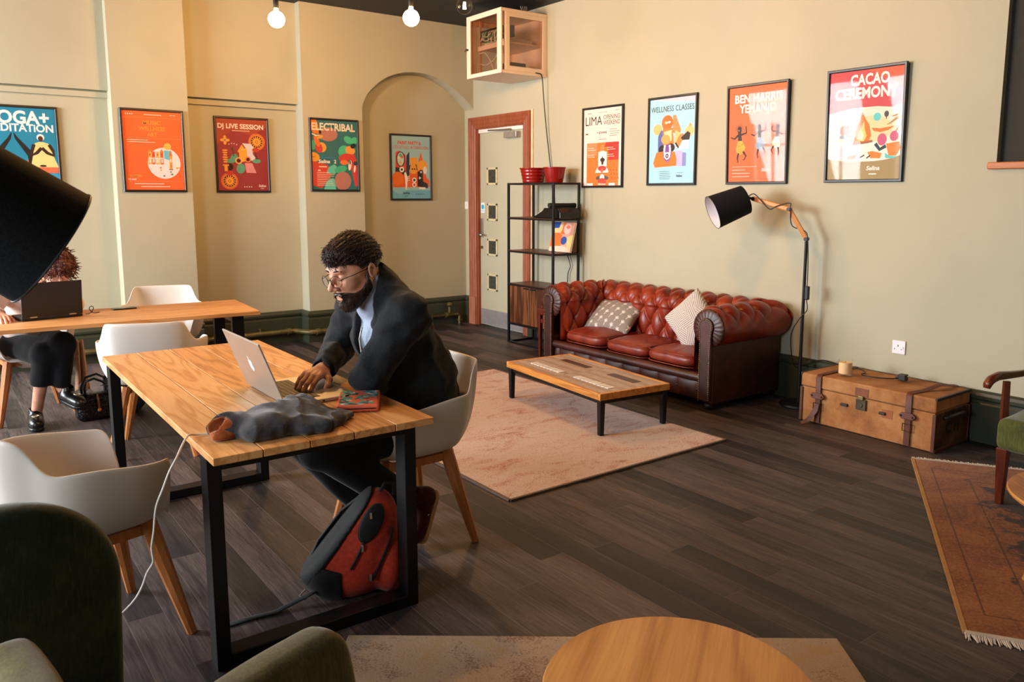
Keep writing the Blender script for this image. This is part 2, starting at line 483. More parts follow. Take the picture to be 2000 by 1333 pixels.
# door with its worn hardwood architrave
def door():
    M_ARCH = wood('worn_red_hardwood', '#5a2a18', '#8f4a2d', '#b4775a', 2, .5, 10, .3)
    mb = MB()
    W = .135
    prof = [(0, 0), (0, .012), (.018, .022), (.04, .016), (.062, .026), (.085, .020), (.11, .030), (W, .028), (W, 0)]  # across, out
    pth = [(DY1, 0), (DY1, DZ), (DY0, DZ), (DY0, 0)]
    sg = [(1, 0), (1, 1), (-1, 1), (-1, 0)]
    rows = []
    for a, o in prof:
        rows.append([mb.bm.verts.new((XR-o, y+s[0]*a, z+s[1]*a)) for (y, z), s in zip(pth, sg)])
    for A, B in zip(rows, rows[1:]): mb.bridge(A, B, False)
    mb.b2(XR-.002, XR+.14, DY1-.03, DY1+.01, 0, DZ); mb.b2(XR-.002, XR+.14, DY0-.01, DY0+.02, 0, DZ); mb.b2(XR-.002, XR+.14, DY0, DY1, DZ-.005, DZ+.01)
    tr = struct(mb.build('trim_1', M_ARCH))
    tr['label'] = 'worn reddish hardwood door frame with paint stripped off'
    tm = MB(); tm.b2(XR-.012, XR+.02, DY0-W-.035, DY0-W, .33, DZ+W+.01); struct(tm.build('trim_2', plain('#d9b893', .7)))
    tm = MB(); tm.b2(XR-.035, XR+.0, DY1+.005, DY1+W+.002, 0, .33); struct(tm.build('trim_3', M_ARCH))
    d = MB()
    d.b2(XR+.03, XR+.075, DY0+.02, DY1-.03, .01, DZ-.045)
    dr = struct(d.build('door_1', M_WALL, bevel=.003)); dr['label'] = 'cream door with a column of four small square panes and a steel kick plate'
    h = MB(); h.b2(XR+.01, XR+.05, DY0+.02, DY1-.03, DZ-.045, DZ-.005); h.build('head_strip', plain('#eadfd8', .6), dr)
    for z in (1.758, 1.347, .939, .528):
        f = MB(); y0, y1, z0, z1 = 7.575, 7.775, z-.10, z+.10
        for a, b, c, e in ((y0, y0+.025, z0, z1), (y1-.025, y1, z0, z1), (y0, y1, z0, z0+.025), (y0, y1, z1-.025, z1)): f.b2(XR+.018, XR+.034, a, b, c, e)
        fr = f.build('glazing_bead', plain('#c9bd95', .6), dr, bevel=.003)
        g = MB(); g.b2(XR+.026, XR+.032, y0+.02, y1-.02, z0+.02, z1-.02); g.build('pane', plain('#3a3d38', .12, .0, .6, var=.4, sc=40), fr)
    k = MB(); k.b2(XR+.024, XR+.031, DY0+.03, DY1-.04, .02, .2); k.build('kick_plate', plain('#b9b3b4', .4, .6), dr)
    hp = MB(); hp.b2(XR+.018, XR+.031, 7.868, 7.915, 1.05, 1.27); hd = hp.build('handle_plate', plain('#a9a39c', .35, .8), dr, bevel=.004)
    hl = MB(); hl.tube([(XR+.02, 7.89, 1.085), (XR-.035, 7.89, 1.085), (XR-.045, 7.87, 1.085), (XR-.045, 7.79, 1.08)], .010, 10); hl.build('handle', M_CHROME, hd, smooth=True)
    lk = MB(); lk.cyl((XR+.031, 7.892, .93), (XR+.015, 7.892, .93), .018); lk.build('lock', M_BRASS, dr, smooth=30)
    cl = MB(); cl.b2(XR-.035, XR+.03, 7.13, 7.37, 2.17, 2.235); c = cl.build('door_closer', plain('#b8afa6', .4, .7), dr, bevel=.006)
    ar = MB(); ar.tube([(XR-.02, 7.26, 2.24), (XR-.02, 7.26, 2.262), (XR-.03, 7.5, 2.265), (XR-.0, 7.72, 2.275)], .009, 6); ar.build('closer_arm', plain('#8d857d', .4, .7), c)
    sg = MB(); sg.b2(XR+.026, XR+.031, 7.838, 7.912, 1.335, 1.455); sn = sg.build('sign', plain('#e9f1f2', .4), dr); sn['label'] = 'small white and blue notice sticker'
    s2 = MB(); T = Matrix(((0, 0, -1, XR+.0255), (-1, 0, 0, 7.875), (0, 1, 0, 1.405), (0, 0, 0, 1)))
    s2.prism([(.028*math.cos(i*PI/12), .028*math.sin(i*PI/12)) for i in range(24)], 0, .0008, T)
    for z in (1.362, 1.35): s2.b2(XR+.0247, XR+.0255, 7.85, 7.90, z, z+.005)
    s2.build('sign_disc', plain('#3ba6d6', .4), sn)
door()
# ------------------------------------------------------------------ framed posters
def glass_mat():
    s = NT('picture_glass'); t = s.t
    tr = s.n('ShaderNodeBsdfTransparent'); gl = s.n('ShaderNodeBsdfGlossy'); gl.inputs['Roughness'].default_value = .03
    lw = s.n('ShaderNodeLayerWeight'); lw.inputs['Blend'].default_value = .5
    fr = s.math('ADD', s.math('MULTIPLY', s.math('POWER', lw.outputs['Facing'], 5.0), .9), .011)
    mx = s.n('ShaderNodeMixShader'); s.l(fr, mx.inputs[0]); s.l(tr.outputs[0], mx.inputs[1]); s.l(gl.outputs[0], mx.inputs[2])
    s.l(mx.outputs[0], t.nodes['Material Output'].inputs[0]); return s.m
M_GLASS = glass_mat()
M_FRAME = plain('#17120f', .35, var=.2)
def paper(c): return plain(c, .55, var=.035, sc=6, spec=.3)

class Art:
    """flat printed shapes; u runs left to right and v bottom to top over the sheet, w x h metres"""
    def __init__(s, w, h): s.w, s.h, s.mb, s.k, s.mats, s.txt = w, h, MB(), 0, [], []
    def col(s, c):
        m = paper(c)
        if m not in s.mats: s.mats.append(m)
        s.mb.mi = s.mats.index(m); s.k += 1
        return .0006+.00004*s.k
    def P(s, u, v): return ((u-.5)*s.w, (v-.5)*s.h)
    def p(s, c, pts):
        z = s.col(c); A = [s.mb.bm.verts.new((*s.P(min(1, max(0, u)), min(1, max(0, v))), z)) for u, v in pts]
        f = s.mb.bm.faces.new(A); f.material_index = s.mb.mi; return s
    def r(s, c, u0, v0, u1, v1): return s.p(c, [(u0, v0), (u1, v0), (u1, v1), (u0, v1)])
    def c(s, c, u, v, ru, rv=None, a0=0, a1=360, n=28, rot=0):
        rv = ru*s.w/s.h if rv is None else rv; q = []
        full = a1-a0 >= 360
        for i in range(n if full else n+1):
            t = math.radians(a0+(a1-a0)*i/n); x, y = ru*s.w*math.cos(t), rv*s.h*math.sin(t)
            cr, sr = math.cos(math.radians(rot)), math.sin(math.radians(rot))
            q.append((u+(x*cr-y*sr)/s.w, v+(x*sr+y*cr)/s.h))
        return s.p(c, q)
    def petals(s, c, u, v, n, r0, rl, rw, ph=0):
        for i in range(n):
            a = 360*i/n+ph; t = math.radians(a)
            s.c(c, u+r0*math.cos(t), v+r0*math.sin(t)*s.w/s.h, rl, rw*s.w/s.h, n=12, rot=a)
        return s
    def band(s, c, pts, wd):
        L, R = [], []
        for i, (u, v) in enumerate(pts):
            a = Vector(s.P(*pts[max(i-1, 0)])); b = Vector(s.P(*pts[min(i+1, len(pts)-1)])); d = (b-a).normalized()
            w_ = (wd[i] if isinstance(wd, (list, tuple)) else wd)*.5
            L.append((u-d.y*w_, v+d.x*w_*s.w/s.h)); R.append((u+d.y*w_, v-d.x*w_*s.w/s.h))
        return s.p(c, L+R[::-1])
    def lines(s, c, u0, u1, v, n, dv, th=.006, seed=1):
        r = random.Random(seed)
        for i in range(n): s.r(c, u0, v-i*dv, u0+(u1-u0)*(.65+.35*r.random()), v-i*dv+th)
        return s
    def t(s, c, txt, u, v, hgt, fit=None, bold=.02, align='CENTER', shear=0):
        s.k += 1; s.txt.append((paper(c), txt, u, v, hgt, fit, bold, align, .0006+.00004*s.k, shear)); return s

def poster(wall, a, z, w, h, label, draw, fw=.02, lean=0):
    """wall 'R': a is the y of the centre; wall 'F' or 'B': a is the x of the centre on the front or back plane"""
    root = thing('framed_poster', label, 'poster', group='framed posters along the walls')
    if wall == 'R':
        R = Matrix(((0, 0, -1), (-1, 0, 0), (0, 1, 0))); root.location = (XR-.003, a, z)
    else:
        R = Matrix(((1, 0, 0), (0, 0, -1), (0, 1, 0))); root.location = (a, (YF if wall == 'F' else YB)-.003, z)
    # hung from the top edge: the top leans a little off the wall
    root.location += R @ Vector((0, 0, math.sin(math.radians(lean))*h/2))
    root.rotation_euler = (R @ Matrix.Rotation(math.radians(lean), 3, 'X')).to_euler()
    f = MB(); W, H = w/2, h/2
    prof = [(0, 0), (0, .016), (.004, .02), (fw-.004, .02), (fw, .016), (fw, .004)]
    rows = [[f.bm.verts.new((sx*(W-o), sy*(H-o), d)) for sx, sy in ((-1, -1), (1, -1), (1, 1), (-1, 1))] for o, d in prof]
    for A, B in zip(rows, rows[1:]): f.bridge(A, B)
    f.poly([(-W, -H, 0), (W, -H, 0), (W, H, 0), (-W, H, 0)])
    f.build('frame', M_FRAME, root)
    iw, ih = w-2*fw+.004, h-2*fw+.004
    art = Art(iw, ih); draw(art)
    pr = art.mb.build('print', art.mats, root, fix=False); pr.location = (0, 0, .006)
    for m, txt, u, v, hg, fit, bold, al, zz, sh in art.txt:
        T = Matrix.Translation((*art.P(u, v), zz))
        text_mesh(txt, hg*ih*1.38, m, T, pr, 'lettering', fit*iw if fit else None, bold, 0, al, shear=sh)
    g = MB(); g.b2(-iw/2, iw/2, -ih/2, ih/2, .0085, .0105); g.build('glass', M_GLASS, root)
    return root

def art_yoga(a):
    a.r('#2187a8', 0, 0, 1, 1)
    a.r('#e0704a', 0, .23, 1, .305).r('#3aa0c8', 0, .05, 1, .225)
    a.p('#e0704a', [(.52, .3), (.58, .42), (.66, .40), (.72, .3)])
    a.c('#eee6ee', .36, .36, .06)
    for s in (-1, 1):
        x = lambda u: .38+s*u
        a.band('#22201f', [(x(.015), .70), (x(.045), .64), (x(.15), .53), (x(.235), .44), (x(.25), .33), (x(.245), .16)], [.012, .045, .075, .10, .115, .14])
    a.c('#f3eef2', .765, .655, .055).c('#54301f', .765, .64, .036, .032)
    a.p('#f0d78c', [(.60, .30), (.63, .40), (.68, .585), (.74, .60), (.80, .60), (.87, .585), (.95, .40), (1, .30)])
    a.band('#39231a', [(.665, .57), (.635, .50), (.625, .44), (.70, .47), (.77, .53)], .05)
    a.band('#39231a', [(.88, .57), (.93, .50), (.945, .44), (.85, .47), (.775, .53)], .05)
    a.c('#2a1d18', .775, .315, .05, .012)
    a.c('#d9803c', .03, .55, .09, .10).c('#f0d78c', .06, .50, .10, .05, rot=-30)
    a.t('#f3f0ee', 'YOGA+', .47, .815, .15, .9, .035).t('#f3f0ee', 'MEDITATiON', .49, .72, .09, .94, .03)
def art_music(a):
    a.r('#ee6a35', 0, 0, 1, 1)
    for i in range(4): a.c('#f6e4d4', .07+.035*i, .955, .010)
    a.r('#f6e4d4', .37, .95, .66, .957).r('#f6e4d4', .80, .955, .90, .96).r('#f3a87e', .03, .915, .97, .917).r('#f3a87e', .03, .655, .97, .657).r('#f3a87e', .03, .11, .97, .112)
    a.t('#d9983a', 'MUSIC', .49, .83, .052, .30).t('#d9983a', 'WELLNESS', .49, .755, .052, .44).t('#d9983a', 'ART', .49, .68, .052, .17)
    a.lines('#f6e4d4', .07, .55, .63, 2, .025)
    a.c('#e9e4ea', .665, .345, .28)
    a.p('#6cc0e0', [(.67, .40), (.67, .515), (.80, .50), (.80, .38)])
    a.c('#f2bb56', .735, .56, .062)
    for i, (u, c) in enumerate(((.40, '#e7a64a'), (.46, '#e05a34'), (.53, '#e9b35c'), (.60, '#d86a3a'))):
        a.r(c, u, .33, u+.055, .49).r('#f4e6d8', u+.01, .41, u+.045, .415).r('#f7f0ea', u+.015, .35, u+.04, .395).r('#b4452c', u+.018, .44, u+.036, .465)
    a.r('#f0e6e0', .40, .40, .65, .408).p('#d8863a', [(.385, .49), (.425, .53), (.46, .49)]).p('#d8863a', [(.6, .49), (.63, .525), (.665, .49)])
    a.r('#e8a13c', .755, .27, .80, .44).p('#e07038', [(.748, .44), (.778, .52), (.808, .44)]).r('#f4e9dc', .765, .36, .79, .40).r('#d65a36', .77, .29, .785, .33)
    r = random.Random(4)
    for i in range(16):
        u, v = .45+.45*r.random(), .14+.17*r.random()
        if (u-.665)**2+((v-.345)*1.38)**2 < .06: a.r(r.choice(['#e0703a', '#7d8691', '#e9b35c', '#6f7683']), u, v, u+.05*r.random()+.02, v+.012+.015*r.random())
    a.t('#e59c48', 'SUMMER', .17, .165, .03, .2).t('#f6e4d4', 'TO 2019', .11, .125, .022, .14)
    a.lines('#f6e4d4', .15, .85, .075, 1, .03, .008).lines('#f6e4d4', .25, .75, .04, 1, .03, .008, 2)
def sun_wheel(a, u, v, r):
    a.c('#e9793a', u, v, r).c('#c33a32', u, v, r*.9).c('#f0a23c', u, v, r*.84).c('#5a1c20', u, v, r*.74)
    a.petals('#eb9a3c', u, v, 14, r*.5, r*.22, r*.07); a.c('#efa640', u, v, r*.42).c('#c9622f', u, v, r*.2).c('#f0b24a', u, v, r*.1)
def art_dj(a):
    a.r('#97323a', 0, 0, 1, 1)
    a.p('#a8442f', [(0, 1), (0, .62), (.3, .85), (.7, .78), (1, .9), (1, 1)])
    sun_wheel(a, .79, .69, .165); sun_wheel(a, .22, .135, .165)
    a.petals('#eba552', .165, .70, 4, .05, .042, .03, 0).c('#7c7f86', .165, .70, .018)
    for i in range(4): a.c('#e9c9c4', .24+.05*i, .645+.012*math.sin(i*1.1), .011)
    a.p('#d9d0d8', [(.50, .665), (.66, .66), (.72, .62), (.70, .52), (.76, .46), (.70, .42), (.60, .44), (.56, .60)])
    a.p('#eda63c', [(.49, .65), (.40, .55), (.43, .53), (.43, .46), (.47, .40), (.58, .42), (.59, .58), (.53, .60)])
    a.band('#f2d58a', [(.47, .575), (.55, .575)], .012)
    a.c('#5d9d84', .33, .455, .085, .05, rot=60).c('#5d9d84', .26, .415, .09, .03).c('#5d9d84', .45, .31, .10, .06, rot=75).c('#5d9d84', .77, .42, .085, .03)
    a.p('#d98e94', [(.53, .39), (.68, .39), (.76, .25), (.56, .255)])
    a.c('#e9c07a', .415, .42, .066).c('#c4523c', .415, .42, .05).c('#3a1416', .415, .42, .034).c('#e07a52', .60, .44, .058).c('#3a1416', .60, .44, .034)
    a.band('#4a4440', [(.29, .60), (.31, .55), (.325, .48)], [.05, .016, .02])
    for k in range(4): a.r('#231a1c', .745+.0*k, .45+.025*k, .80-.012*k, .463+.025*k)
    a.r('#231a1c', .215, .28, .275, .38).r('#231a1c', .26, .30, .30, .36)
    for i in range(6): a.c('#e9a24a', .155, .56-.032*i, .055-.006*(i % 3), .012)
    a.r('#eaa24a', .13, .27, .19, .36).r('#eaa24a', .10, .345, .22, .365).c('#c23a34', .23, .245, .07, .035).c('#c23a34', .76, .575, .07, .03)
    for i in range(4): a.c('#f0dcd8', .51+.045*i, .055, .011)
    a.t('#f2dcd2', 'DJ LIVE SESSION', .485, .865, .066, .9, .03).r('#e9b9ae', .31, .83, .66, .84).t('#f2dcd2', 'Selina', .865, .055, .034, .15, .02, shear=.2).r('#f0dcd8', .83, .03, .9, .036)
def art_electribal(a):
    a.r('#2d6f74', 0, 0, 1, 1)
    a.c('#b3776c', .36, .80, .21, .10).p('#e07a2c', [(0, 1), (.12, 1), (.16, .92), (.17, .80), (.06, .80), (0, .86)])
    a.c('#3fb393', .04, .64, .06, .07).c('#e9a23c', .22, .61, .10, .07, rot=-50).c('#c93f34', .16, .60, .10, .055, rot=-65).c('#e86f35', .12, .70, .05, .09, rot=20)
    a.band('#f2e6d8', [(.02, .80), (.10, .775), (.20, .78)], [.02, .03, .004]).c('#e9a23c', .19, .755, .07, .02, rot=20).r('#1c1518', .17, .80, .22, .85)
    a.c('#e9a23c', .05, .47, .12, .065, rot=-15).band('#1c1518', [(0, .47), (.10, .475)], [.01, .002])
    a.p('#cf4530', [(0, .41), (.10, .40), (.33, .36), (.42, .22), (.30, .12), (.20, .02), (0, .06)])
    a.p('#63cdbd', [(.24, 0), (.30, .12), (.44, .17), (.5, .13), (.5, 0)]).p('#5fc6b4', [(.30, .24), (.36, .33), (.48, .37), (.53, .34), (.50, .23)])
    a.c('#49c295', .80, .73, .10, .05, rot=-30).c('#49c295', .93, .72, .09, .05, rot=40).c('#49c295', .70, .56, .13, .085, rot=30).c('#2aa287', .66, .47, .08, .05)
    a.c('#f0a03a', .84, .58, .11, .06, rot=-15).c('#181417', .91, .645, .065, .035, rot=30).c('#cf3c34', .72, .475, .14, .055, rot=15)
    a.p('#cf3c34', [(.80, .53), (.93, .52), (.99, .40), (1, .06), (.93, .05), (.87, .25)]).c('#e9772f', .70, .40, .09, .035).c('#f4e4d4', .825, .36, .035, .075, rot=-8).c('#23181b', .83, .40, .015, .03)
    a.c('#f4e4d4', .93, .31, .022, .055, rot=-8).c('#173f52', .95, .39, .05, .03)
    a.c('#3fb68e', .62, .30, .14, .05, rot=15).c('#b57a70', .66, .13, .19, .13, rot=70)
    a.r('#2a7fb4', .17, .455, .52, .47)
    a.t('#f4e2d2', 'ELECTRIBAL', .48, .855, .105, .94, .03).t('#f5eee6', 'Selina', .26, .385, .05, .25, .03, shear=.2)
    a.r('#f4e2d2', .15, .325, .32, .337).r('#f4e2d2', .12, .27, .18, .285).lines('#f0e0d6', .10, .50, .245, 8, .026, .006).t('#f5eee6', '2', .50, .385, .05, None, .03)
def art_paint(a):
    a.r('#9cc7d2', 0, 0, 1, 1)
    a.p('#e2622a', [(.03, .36), (.03, .18), (.97, .19), (.97, .30), (.90, .34), (.85, .48), (.76, .76), (.70, .62), (.62, .44), (.3, .40)])
    a.p('#d5482e', [(.09, .42), (.11, .74), (.2, .76), (.36, .70), (.40, .42)]).p('#2b3150', [(.38, .68), (.46, .755), (.455, .34), (.37, .38)]).r('#f0a23a', .48, .43, .66, .66)
    a.c('#46344a', .235, .63, .115, .12).c('#c3d4cc', .235, .63, .085, .105).c('#e05a52', .27, .665, .035).c('#e8d9b4', .19, .655, .03).c('#58a890', .235, .69, .04).c('#e0b04a', .23, .57, .03)
    a.p('#2b2638', [(.10, .40), (.36, .38), (.34, .48), (.10, .50)]).c('#f0ece8', .26, .465, .062).c('#2b2638', .26, .465, .028).c('#e8742e', .16, .32, .15, .11)
    a.c('#2e2a3a', .56, .50, .12, .06).c('#eaa03a', .555, .47, .085, .11).c('#3a2420', .53, .475, .02).c('#3a2420', .59, .475, .02).p('#e2622a', [(.45, .40), (.62, .40), (.66, .26), (.44, .26)])
    a.c('#f0ece8', .575, .30, .055).c('#2b3150', .575, .30, .03).c('#f0ece8', .575, .225, .055).c('#c93f34', .575, .225, .03)
    a.c('#f0a63c', .79, .52, .14, .10).c('#e8e0e6', .86, .46, .05, .06).p('#26242c', [(.67, .44), (.80, .44), (.81, .28), (.93, .24), (.93, .17), (.66, .20)]).c('#26242c', .755, .43, .055).c('#c9cdd2', .755, .43, .025).p('#f0ece8', [(.70, .36), (.76, .335), (.70, .31)]).r('#f2ece6', .70, .155, .86, .185)
    a.band('#f2ece6', [(.34, .42), (.37, .33), (.37, .22), (.36, .14)], [.05, .07, .05, .03])
    for k in range(3): a.band('#f2ece6', [(.37, .33-.02*k), (.46, .37-.035*k)], .014)
    a.r('#6fb4d2', 0, 0, 1, .135).c('#8ac6de', .2, .13, .16, .05)
    a.t('#d5533a', 'PAINT PARTY &', .46, .865, .052, .6, .035).t('#d5533a', 'COCKTAILS AFTERNOON', .5, .795, .05, .9, .0)
    a.t('#20242c', 'Selina', .36, .075, .036, .18, .03, shear=.2).r('#20242c', .33, .04, .41, .047)
    for i in range(5): a.c('#20242c', .62+.05*i, .075, .011)
def art_lima(a):
    a.r('#f0d9cf', 0, 0, 1, 1)
    for i in range(3): a.c('#33201c', .12+.035*i, .945, .010)
    a.r('#9a7768', .38, .945, .62, .95).r('#9a7768', .82, .955, .92, .962)
    for v in (.92, .75, .625, .585): a.r('#d9b5a6', .04, v, .96, v+.0022)
    a.t('#2c1a16', 'LIMA', .26, .79, .118, .44, .0).t('#2c1a16', 'OPENING', .735, .855, .058, .42, .0).t('#2c1a16', 'WEEKEND', .735, .785, .058, .42, .0)
    a.lines('#8a6457', .68, .95, .72, 4, .027, .006).t('#2c1a16', '+ JOHNS', .48, .675, .028, .26, .02).r('#8a6457', .05, .67, .12, .69).lines('#8a6457', .4, .7, .60, 1, .02, .006)
    a.r('#ee7630', .09, 0, .92, .56).p('#c9362c', [(.60, .56), (.92, .56), (.92, .33), (.66, .33), (.66, .5), (.55, .5)]).p('#e2885a', [(.09, .56), (.36, .56), (.36, .40), (.09, .38)])
    a.r('#f3e7e0', .40, .25, .62, .44).c('#e9864a', .505, .485, .055, .045).r('#f3e7e0', .45, .43, .56, .45)
    a.c('#3a2420', .51, .335, .06, .028).c('#3a2420', .51, .30, .03, .03).p('#3a2420', [(.49, .33), (.51, .40), (.53, .33)])
    a.c('#eee4e0', .50, .17, .17, .09, 0, 180).c('#c93f34', .50, .225, .11, .035).c('#e06a4a', .50, .20, .04)
    a.c('#5d5750', .505, .10, .17, .035).c('#f3ece6', .505, .11, .06, .04).c('#c8483a', .505, .06, .11, .04)
    for i in range(9): a.c('#c9472c', .72+.08*(i % 3)+.02*(i//3), .20-.05*(i//3), .014)
    for u in (.12, .63): a.lines('#f3d9c8', u, u+.22, .49, 2, .025, .006).lines('#f3d9c8', u, u+.22, .40, 2, .025, .006, 3)
    for u in (.10, .68): a.r('#f3e7e0', u, .0, u+.16, .035)
    a.t('#f3e7e0', 'SELINA', .5, .012, .02, .2, .03)
def art_wellness(a):
    a.r('#a6d6e8', 0, 0, 1, 1); a.p('#d8c8d8', [(0, 1), (1, 1), (1, .93), (.4, .965)])
    a.c('#efb873', .19, .64, .10, .065).p('#5a68a8', [(.20, .36), (.20, .56), (.26, .63), (.36, .62), (.36, .36)])
    a.p('#ee8a52', [(.52, .80), (.58, .795), (.70, .62), (.66, .55), (.52, .60)])
    a.c('#ea6f2e', .40, .715, .125, .088).c('#f6dccb', .375, .715, .03, .014).c('#f6dccb', .44, .72, .03, .014)
    a.p('#e87f3c', [(.30, .65), (.52, .65), (.56, .40), (.32, .42)]).p('#f3cfa0', [(.33, .61), (.50, .63), (.50, .50), (.36, .50)]).p('#f0c184', [(.58, .62), (.70, .58), (.62, .47), (.55, .46)])
    a.c('#eaa25c', .37, .52, .10, .055).c('#ee8a4a', .68, .50, .06, .09, rot=-35).c('#efc182', .88, .60, .095, .06).p('#f3a24a', [(.86, .65), (.88, .70), (.93, .66)])
    a.p('#2b2826', [(.70, .53), (.84, .60), (.90, .575), (.88, .50), (.73, .50)]).p('#2b2826', [(.57, .47), (.60, .48), (.68, .41), (.66, .395)])
    a.p('#f2eef2', [(.74, .50), (.88, .50), (.86, .40), (.64, .395)]).p('#c9b4dc', [(.60, .38), (.74, .38), (.76, .20), (.60, .20)]).p('#7d8fd0', [(.74, .36), (.82, .35), (.82, .20), (.74, .20)])
    a.c('#2e201e', .31, .405, .09, .05).c('#2e201e', .49, .42, .085, .05)
    a.p('#ee7a2e', [(.13, .30), (.17, .37), (.35, .38), (.58, .37), (.62, .28), (.61, .205), (.14, .19), (.10, .24)])
    a.c('#7b4a9a', .41, .36, .095, .10)
    for i in range(5):
        for s in (-1, 1): a.c('#f4eef6', .41+s*(.055+.008*math.sin(i)), .44-.03*i, .022)
    a.c('#f4eef6', .41, .325, .062).c('#4a3c54', .41, .325, .036).c('#e9e4ea', .41, .325, .014).p('#8a6ab4', [(.38, .27), (.44, .27), (.41, .235)])
    a.t('#241d1c', 'WELLNESS CLASSES', .5, .845, .068, .93, -.005)
    a.lines('#4f6f86', .25, .5, .14, 5, .022, .005, 5).t('#2b3a4a', 'Selina', .68, .075, .026, .13, .02, shear=.2).r('#4f6f86', .63, .12, .76, .124)
def dancer(a, u, v, s, dark, skirt, flip=1, kneel=0):
    X = lambda x: u+flip*x*s
    Y = lambda y: v+y*s*.72
    for k in range(11):
        t = math.radians(-40+26*k); a.band(dark, [(X(0), Y(.86)), (X(.15*math.cos(t)), Y(.86)+.15*s*.72*math.sin(t))], [.03*s, .002])
    a.c(dark, X(.0), Y(.80), .062*s, .066*s).c('#e9e0cf', X(-.02), Y(.81), .012*s)
    a.band(dark, [(X(.0), Y(.74)), (X(.02), Y(.52))], [.10*s, .13*s])
    a.band(dark, [(X(-.03), Y(.70)), (X(-.16), Y(.60)), (X(-.28), Y(.64))], [.06*s, .045*s, .03*s])
    a.band(dark, [(X(.05), Y(.70)), (X(.22), Y(.74)), (X(.20), Y(.92))], [.06*s, .045*s, .03*s])
    a.p(skirt, [(X(-.05), Y(.54)), (X(.09), Y(.54)), (X(.20), Y(.36)), (X(.14), Y(.22)), (X(-.02), Y(.16)), (X(-.12), Y(.30))])
    r = random.Random(int(u*99))
    for k in range(16): a.c(dark, X(-.06+.2*r.random()), Y(.22+.28*r.random()), .010*s, .006*s, rot=r.random()*180)
    a.band(dark, [(X(-.02), Y(.22)), (X(-.06), Y(.08)), (X(-.03), Y(-.02)), (X(-.09), Y(-.03))], [.06*s, .045*s, .03*s, .012*s])
    a.band(dark, [(X(.12), Y(.26)), (X(.22), Y(.14)), (X(.16), Y(.04)), (X(.10), Y(.04))], [.06*s, .045*s, .03*s, .012*s])
def art_ben(a):
    a.r('#ee6a3a', 0, 0, 1, 1)
    dancer(a, .20, .22, .56, '#33241d', '#eaa63a'); dancer(a, .55, .26, .52, '#33241d', '#8fa0b4'); dancer(a, .86, .28, .46, '#54382c', '#e9d9c4', -1)
    a.t('#f6eae2', 'BEN HARRIS', .52, .835, .085, .82, .035).t('#f6eae2', 'YEMANJO', .52, .73, .085, .64, .035)
    a.r('#f6cdb8', .48, .70, .76, .706).r('#f6cdb8', .08, .16, .52, .164).lines('#f6cdb8', .08, .42, .125, 3, .035, .006)
    a.t('#f6eae2', 'Selina', .68, .11, .034, .16, .02, shear=.2)
def art_cacao(a):
    a.r('#c4454a', 0, .60, 1, 1).r('#f0dcc8', 0, .12, 1, .66); a.p('#c4454a', [(.0, .66), (0, .62), (.3, .655), (.6, .665), (.9, .64), (1, .68), (1, .7)])
    a.p('#d05a3a', [(.5, 1), (1, 1), (1, .80), (.8, .9)])
    a.p('#a08a5a', [(0, 0), (1, 0), (1, .235), (.8, .19), (.55, .165), (.3, .17), (0, .2)])
    a.c('#f4e6da', .55, .26, .5, .095)
    a.c('#f3cfa0', .58, .46, .3, .12)
    a.p('#e8742a', [(.36, .33), (.38, .45), (.44, .56), (.47, .63), (.52, .55), (.57, .50), (.60, .40), (.56, .33)]).p('#f6c66a', [(.42, .36), (.44, .44), (.50, .54), (.51, .46), (.54, .40), (.50, .35)]).p('#f8ecd0', [(.45, .37), (.48, .45), (.50, .40), (.48, .36)])
    a.band('#9a5a34', [(.34, .325), (.62, .35)], .03)
    a.p('#e8742a', [(.60, .47), (.72, .46), (.90, .475), (.82, .44), (.72, .425), (.63, .44)]).c('#5fc6c4', .67, .565, .05).c('#4a4248', .79, .585, .03, .028).r('#4a4248', .785, .54, .797, .58)
    for pts in ([(1, .56), (.92, .54), (.84, .50), (.80, .49)], [(1, .50), (.93, .44), (.90, .40)], [(1, .62), (.93, .57), (.86, .56)]): a.band('#a98a5c', pts, [.035, .025, .008] if len(pts) == 3 else [.04, .03, .02, .006])
    a.c('#c4587a', .745, .36, .06, .055).c('#c4587a', .90, .385, .055, .045).band('#233a3e', [(.66, .325), (.72, .27), (.80, .30)], .045)
    a.p('#ee7f2e', [(.80, .32), (.97, .335), (.99, .28), (.94, .21), (.84, .21)]).p('#58c4c8', [(.79, .24), (.85, .21), (.95, .205), (.90, .185), (.80, .19)]).p('#ee7f2e', [(.56, .25), (.62, .26), (.75, .235), (.73, .19), (.60, .195)])
    a.p('#c9c0c4', [(.12, .30), (.30, .36), (.34, .22), (.15, .18)]).c('#d98a86', .26, .46, .10, .05).c('#8a94a0', .26, .40, .12, .02).p('#d9785a', [(.28, .22), (.42, .24), (.40, .19), (.28, .18)]).band('#33282a', [(.45, .20), (.52, .225)], .016).band('#33282a', [(.55, .195), (.60, .22)], .016)
    a.t('#f3e6e0', 'CACAO', .55, .865, .098, .52, .035).t('#f3e6e0', 'CEREMONY', .5, .745, .098, .84, .035)
    a.t('#f3ece4', 'Selina', .64, .085, .04, .18, .025, shear=.2).r('#f3ece4', .59, .045, .69, .055)

